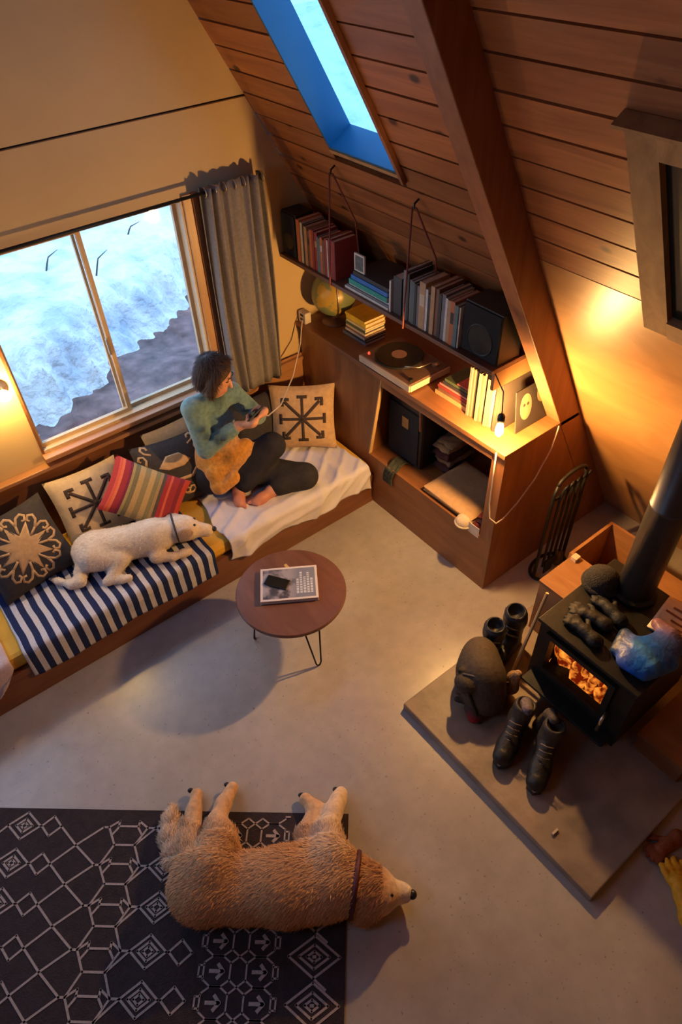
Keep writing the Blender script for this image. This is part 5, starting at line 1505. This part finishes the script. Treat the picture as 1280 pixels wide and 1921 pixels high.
# collar around the neck
cc_, d_ = np.array([.572, .785, .108]), np.array([.075, -.08, -.01]); d_ = d_ / np.linalg.norm(d_)
e1 = np.cross(d_, Zv); e1 /= np.linalg.norm(e1); e2 = np.cross(e1, d_)
ring = []
for i in range(40):
    a = 2 * math.pi * i / 40; dr_ = e1 * math.cos(a) + e2 * math.sin(a)
    lo_, hi_ = .04, .2
    for _ in range(18):
        mid = (lo_ + hi_) / 2
        if sdf_field([p for p in pr], (cc_ + dr_ * mid)[None], .045)[0] < 0: lo_ = mid
        else: hi_ = mid
    q = cc_ + dr_ * (lo_ + .003); q[2] = max(q[2], .016); ring.append(tuple(q))
MB().tube(ring, .013, 6, closed=True).build('collar', plain('maroon_collar', (.09, .014, .022), .6), gd, smooth=True)

# loose longer hair: fringe on tail, back and thighs
def fur(host, n, length, col, seed, name='fur', direction=None, where=None, r0=.0016):
    rnd = random.Random(seed); me = host.data
    polys = [p for p in me.polygons if where is None or where(p.center, p.normal)]
    ca = me.color_attributes['Col'].data
    b = MB(); cols = []
    for _ in range(n):
        p = rnd.choice(polys); c = Vector((0, 0, 0)); ws = [rnd.random() for _ in p.vertices]; tw = sum(ws)
        for w, vi in zip(ws, p.vertices): c += me.vertices[vi].co * (w / tw)
        nn = p.normal; d = direction(c) if direction else Vector((0, 0, -1))
        d = (d - nn * d.dot(nn)); d = d.normalized() if d.length > 1e-4 else Vector((1, 0, 0))
        d = (d + Vector((rnd.gauss(0, .25), rnd.gauss(0, .25), rnd.gauss(0, .15))) + nn * .28).normalized()
        L_ = length * rnd.uniform(.6, 1.2); s_ = d.cross(nn).normalized() * r0
        tip = c + d * L_ - nn * .10 * L_; mid = c + d * L_ * .5 + nn * .06 * L_
        k = len(b.v)
        b.v += [tuple(c + s_), tuple(c - s_), tuple(mid - s_ * .8), tuple(mid + s_ * .8), tuple(tip)]
        b.f += [(k, k + 1, k + 2, k + 3), (k + 3, k + 2, k + 4)]
        co = ca[p.vertices[0]].color; q = rnd.uniform(.8, 1.25)
        cols += [(co[0] * q, co[1] * q, co[2] * q, 1)] * 5
    me2 = bpy.data.meshes.new(name); me2.from_pydata(b.v, [], b.f)
    at_ = me2.color_attributes.new('Col', 'FLOAT_COLOR', 'POINT'); at_.data.foreach_set('color', np.array(cols, np.float32).ravel())
    me2.materials.append(vcol('hair_strands', .7, noise=.05))
    o = bpy.data.objects.new(name, me2); COL.objects.link(o); adopt(o, host.parent); o['kind'] = 'stuff'
    return o


def gdir(c):
    # coat lies from head to tail, and outwards along the legs and the tail
    u = (c.x - .05) * .766 + (c.y - 1.2) * -.643; v = (c.x - .05) * .643 + (c.y - 1.2) * .766
    if u < 0.02 and v > .12: return Vector((.25, .95, -.3))
    if v > .20: return Vector((.5, .8, -.2))
    return Vector((-.766, .643, 0)) * .8 + Vector((-.643, -.766, 0)) * .35 + Vector((0, 0, -.35))
fur(dog, 26000, .028, None, 3, 'fur', gdir, lambda c, n: c.z > .02 and (c.x - .624) * .766 - (c.y - .712) * .643 < .035 and (c.x - .05) * .643 + (c.y - 1.2) * .766 < .26)
fur(dog, 4000, .038, None, 4, 'tail_feathering', gdir, lambda c, n: c.x < .14 and c.y > 1.36 and c.z > .014 and (c.x - .05) * .766 + (c.y - 1.2) * -.643 < .03, .0018)

# ================================================================== WHITE DOG on the striped throw
wd = thing('dog', 'short-coated white dog dozing on the striped throw', 'dog', (.65, 2.92, ZM))
W1, W2, W3_ = (.78, .68, .58), (.72, .57, .44), (.56, .37, .24)
zb = ZM + .012
d1 = np.array([.90, -.40, 0]); d1 /= np.linalg.norm(d1); Rw = basis(d1)
pr = [ell((.475, 3.0, zb + .095), (.14, .115, .105), W1, Rw), ell((.60, 2.945, zb + .095), (.17, .105, .105), W1, Rw), ell((.74, 2.885, zb + .10), (.15, .105, .11), W1, Rw),
      cone((.80, 2.86, zb + .115), .090, (.885, 2.832, zb + .12), .072, W1), ell((.928, 2.812, zb + .118), (.088, .080, .074), W1, Rw), ell((.965, 2.79, zb + .10), (.05, .055, .05), W2, Rw), cone((.98, 2.788, zb + .092), .052, (1.048, 2.746, zb + .072), .039, W2, k=.02),
      # folded ears
      ell((.915, 2.888, zb + .150), (.046, .030, .024), W3_, Rw, k=.012), ell((.912, 2.738, zb + .142), (.052, .018, .042), W3_, Rw, k=.012)]
pr += chain([((.43, 2.95, zb + .10), .085), ((.545, 2.865, zb + .075), .056), ((.47, 2.81, zb + .034), .030), ((.43, 2.80, zb + .024), .022), ((.50, 2.765, zb + .022), .022), ((.535, 2.75, zb + .022), .022)], W1, k=.02)
pr += chain([((.76, 2.84, zb + .09), .058), ((.725, 2.77, zb + .050), .036), ((.80, 2.725, zb + .030), .024), ((.865, 2.715, zb + .024), .023), ((.895, 2.712, zb + .022), .025)], W2, k=.018)
pr += chain([((.86, 2.87, zb + .05), .04), ((.93, 2.86, zb + .035), .03), ((.99, 2.84, zb + .025), .024)], W1, k=.03)
pr += chain([((.385, 3.0, zb + .06), .042), ((.335, 2.945, zb + .035), .032), ((.31, 2.895, zb + .028), .027), ((.265, 2.91, zb + .024), .023), ((.215, 2.985, zb + .02), .017), ((.185, 3.04, zb + .016), .009)], W1, k=.03)
wdo = sdf_mesh('body', pr, .0065, .035, vcol('white_coat', .85, .35, 60, sheen=.2, noise=.1), wd, floor=zb + .001, soft=.014)
ball('nose', (1.086, 2.722, zb + .078), (.014, .018, .014), M_nose, wd, Rw)
ball('eye', (.985, 2.752, zb + .152), .008, M_nose, wd); ball('eye', (1.010, 2.800, zb + .150), .008, M_nose, wd)
fur(wdo, 9000, .014, None, 6, 'fur', lambda c: Vector((-.8, .4, -.4)), lambda c, n: c.x < .97 and c.z > zb + .015, .0011)
cc_, d_ = np.array([.895, 2.828, zb + .113]), np.array([.95, -.3, .05]); d_ = d_ / np.linalg.norm(d_)
e1 = np.cross(d_, Zv); e1 /= np.linalg.norm(e1); e2 = np.cross(e1, d_); ring = []
for i in range(32):
    a = 2 * math.pi * i / 32; dr_ = e1 * math.cos(a) + e2 * math.sin(a); lo_, hi_ = .03, .15
    for _ in range(18):
        mid = (lo_ + hi_) / 2
        if sdf_field(pr, (cc_ + dr_ * mid)[None], .035)[0] < 0: lo_ = mid
        else: hi_ = mid
    q = cc_ + dr_ * (lo_ + .002); q[2] = max(q[2], zb + .006); ring.append(tuple(q))
MB().tube(ring, .006, 6, closed=True).build('collar', plain('dark_collar', (.04, .035, .04), .6), wd, smooth=True)

# ================================================================== PERSON cross-legged on the bench
pe = thing('person', 'person in teal fleece and navy trousers sitting barefoot with a phone', 'person', (1.42, 3.05, ZM))
SK, SKD = (.62, .31, .20), (.55, .22, .15)
hipc = (1.37, 3.13, .475)
hR, hL = (1.29, 3.10, .47), (1.46, 3.10, .465)
kA, aA = (1.655, 2.915, .645), (1.385, 2.935, .415)
kB, aB = (1.765, 2.745, .445), (1.555, 2.815, .405)
chest = (1.405, 3.115, .86); shR, shL = (1.275, 3.10, 1.0), (1.535, 3.115, .985); neck = (1.412, 3.095, 1.045); head = (1.432, 3.06, 1.175)
elR, waR = (1.262, 3.01, .765), (1.445, 2.92, .895)
elL, waL = (1.655, 3.05, .80), (1.575, 2.935, .89)
fdir = np.array([.62, -.66, -.42]); fdir /= np.linalg.norm(fdir)          # where the face looks
Rh = basis(fdir, (.1, 0, 1))
fx, fy, fz = Rh[:, 0], Rh[:, 1], Rh[:, 2]
def H(a, b_, c): return tuple(np.array(head) + fx * a + fy * b_ + fz * c)
body = [cone(hipc, .125, (1.395, 3.125, .68), .105, SK), cone((1.395, 3.125, .68), .105, chest, .115, SK), cone(shR, .055, shL, .055, SK), cone(neck, .045, H(-.02, 0, -.06), .045, SK),
        ell(H(-.008, 0, .022), (.088, .070, .088), SK, Rh), ell(H(.018, 0, -.045), (.066, .056, .066), SK, Rh), cone(H(.05, 0, -.085), .024, H(.03, 0, -.075), .03, SK), cone(H(.082, 0, .012), .010, H(.100, 0, -.022), .013, SK, k=.012), ell(H(.078, 0, -.062), (.012, .024, .009), (.52, .14, .11), Rh, k=.008),
        ell(H(.074, .028, .014), (.010, .015, .008), None, Rh, cut=True, k=.01), ell(H(.074, -.028, .014), (.010, .015, .008), None, Rh, cut=True, k=.01), ell(H(-.01, .072, -.01), (.018, .010, .028), SK, Rh), ell(H(-.01, -.072, -.01), (.018, .010, .028), SK, Rh)]
body += chain([(shR, .050), (elR, .038), (waR, .026)], SK) + chain([(shL, .050), (elL, .038), (waL, .026)], SK)
body += chain([(hR, .090), (kA, .056), (aA, .036)], SK) + chain([(hL, .090), (kB, .056), (aB, .036)], SK)
# feet
def foot(ank, toe, side):
    a, t = np.array(ank), np.array(toe); d = (t - a) / np.linalg.norm(t - a); s = np.cross(d, Zv); s /= np.linalg.norm(s)
    out = [cone(tuple(a - d * .02 + np.array([0, 0, -.018])), .032, tuple(a + (t - a) * .55 + np.array([0, 0, -.012])), .032, SKD), cone(tuple(a + (t - a) * .5), .030, tuple(a + (t - a) * .78), .024, SKD)]
    for i in range(5):
        q = (i - 2) * .0135 * side
        b0 = a + (t - a) * .78 + s * q; e0 = t + s * q * 1.15 - d * abs(i) * .007
        out.append(cone(tuple(b0), .010 if i else .012, tuple(e0), .0075 if i else .0105, SKD, k=.008))
    return out
body += foot(aA, (1.325, 2.825, .380), 1)
body += foot(aB, (1.39, 2.80, .380), -1)
# hands around the phone
PHC = np.array([1.545, 2.885, .955]); pz = np.array([-.30, .55, .78]); pz /= np.linalg.norm(pz)      # screen normal, towards the face
px = np.array([.92, .30, .12]); px -= pz * (px @ pz); px /= np.linalg.norm(px); py = np.cross(pz, px)
def Q(a, b_, c): return tuple(PHC + px * a + py * b_ + pz * c)
def hand(wr, sgn):
    w = np.array(wr); palm = np.array(Q(sgn * .050, -.012, -.028))
    out = [cone(wr, .024, tuple(palm), .024, SK), ell(tuple(palm), (.030, .036, .017), SK, np.stack([px, py, pz], 1))]
    for i in range(4):
        b_ = .034 - .021 * i
        L_ = (.9, 1.0, .95, .8)[i]
        out += chain([(Q(sgn * .055, b_, -.028), .0095), (Q(sgn * .022, b_ + .004, -.0285), .0090), (Q(sgn * (.022 - .034 * L_), b_ + .006, -.026), .0080), (Q(sgn * (.022 - .050 * L_), b_ + .005, -.0215), .0072)], SK, k=.007)
    out += chain([(Q(sgn * .064, -.022, -.02), .012), (Q(sgn * .058, -.006, .006), .0105), (Q(sgn * .034, .010, .0165), .0092), (Q(sgn * .012, .014, .0155), .0078)], SK, k=.007)
    return out
body += hand(waR, -1) + hand(waL, 1)
sdf_mesh('body', body, .0058, .03, vcol('skin', .5, .1, 90, noise=.05, spec=.4), pe, floor=ZM + .012)
ph = thing('phone', 'dark phone held in both hands by the seated person', 'phone', tuple(PHC))
m4 = Matrix.Identity(4)
for i in range(3): m4[i][0] = px[i]; m4[i][1] = py[i]; m4[i][2] = pz[i]; m4[i][3] = PHC[i]
ph.matrix_basis = m4; LOCAL.add(ph.name)
box('body', -.072, .072, -.036, .036, -.006, .004, M_black, ph, bevel=.003)
box('screen', -.066, .066, -.032, .032, .0041, .0046, plain('dark_screen', (.01, .011, .013), .15), ph)
# hair: bob with a crown
HC, HC2 = (.055, .030, .022), (.085, .048, .030)
hair = [ell(H(-.022, 0, .038), (.100, .083, .090), HC, Rh), ell(H(-.055, 0, -.03), (.062, .078, .085), HC, Rh)]
for sg in (1, -1):
    hair += chain([(H(.02, sg * .058, .07), .034), (H(.012, sg * .076, .01), .026), (H(.008, sg * .076, -.05), .022), (H(.016, sg * .066, -.095), .013)], HC2)
hair += [ell(H(.088, 0, -.035), (.080, .060, .098), None, Rh, cut=True, k=.015)]
hr_ = sdf_mesh('hair', hair, .006, .025, vcol('brown_hair', .45, .7, 30, (1, 1, .25), noise=.25), pe)
fur(hr_, 5000, .045, None, 12, 'hair_strands', lambda c: Vector((.2, -.1, -1)), lambda c, n: float((np.array(c) - np.array(head)) @ fx) < .035, .0012)
M_eye = plain('eye_dark', (.03, .02, .018), .3)
for sg in (1, -1):
    MB().tube([H(.0765, sg * .014, .017), H(.0775, sg * .028, .012), H(.070, sg * .041, .016)], .0026, 6).build('eyelid', M_eye, pe, smooth=True)
    MB().tube([H(.086, sg * .013, .040), H(.085, sg * .028, .046), H(.074, sg * .044, .041)], .003, 6).build('eyebrow', plain('brow', HC, .7), pe, smooth=True)
# trousers
NV, NV2 = (.022, .022, .034), (.030, .027, .032)
tr = [cone((1.35, 3.13, .47), .135, (1.40, 3.13, .47), .135, NV), cone((1.38, 3.13, .47), .13, (1.395, 3.125, .60), .118, NV)]
tr += chain([(hR, .105), (kA, .078), ((1.47, 2.928, .48), .062), ((1.43, 2.932, .45), .060)], NV)
tr += chain([(hL, .105), (kB, .080), ((1.64, 2.79, .425), .060), ((1.60, 2.803, .415), .056)], NV2)
sdf_mesh('trousers', tr, .0075, .035, vcol('navy_jersey', .9, .4, 26, noise=.2), pe, floor=ZM + .011)
# fleece jacket: teal above, mustard below
TE, TE2, MU, OCH = (.155, .265, .275), (.045, .085, .10), (.60, .27, .045), (.50, .26, .11)
jk = [cone((1.375, 3.13, .56), .145, (1.395, 3.125, .70), .126, MU), cone((1.395, 3.12, .74), .120, chest, .118, TE), cone(shR, .070, shL, .068, TE), cone((1.41, 3.10, 1.01), .064, (1.413, 3.095, 1.05), .058, TE2),
      ell((1.41, 3.01, .79), (.06, .03, .09), OCH, w=2.0, k=.02)]
jk += chain([(shR, .068), (elR, .056), ((1.40, 2.942, .866), .043), ((1.42, 2.932, .880), .042)], TE, k=.012)
jk += chain([(shL, .068), (elL, .055), ((1.595, 2.965, .87), .042)], TE, k=.012)
rnd = random.Random(9)
for a_, b_ in ((shR, elR), (shL, elL), (elR, (1.40, 2.942, .866))):      # dark woven flecks in the fleece
    for q in range(4):
        t_ = rnd.uniform(.1, .95); c_ = [a_[i] + (b_[i] - a_[i]) * t_ + rnd.uniform(-.03, .03) for i in range(3)]
        jk.append(ell((c_[0], c_[1] - .03, c_[2] + .01), (.022, .022, .016), TE2, w=1.5, k=.01))
jk += [cone((1.31, 3.03, .55), .075, (1.48, 2.995, .63), .070, MU, k=.02), cone((1.29, 2.985, .48), .060, (1.37, 2.955, .52), .050, MU, k=.02), cone((1.42, 2.985, .65), .040, (1.52, 2.99, .68), .036, MU, k=.05)]
for i in range(6):                                     # folds of the hem
    jk.append(cone((1.25 + .05 * i, 2.965 - .006 * i, .46 + .038 * i), .015, (1.35 + .045 * i, 2.922 + .008 * i, .575 + .022 * i), .011, OCH, k=.012))
jk += [ell(H(.02, 0, -.08), (.075, .07, .05), None, cut=True, k=.015)]
sdf_mesh('fleece_jacket', jk, .0072, .03, vcol('fleece', .95, .5, 45, sheen=.3, noise=.22), pe, floor=ZM + .014, soft=.008)
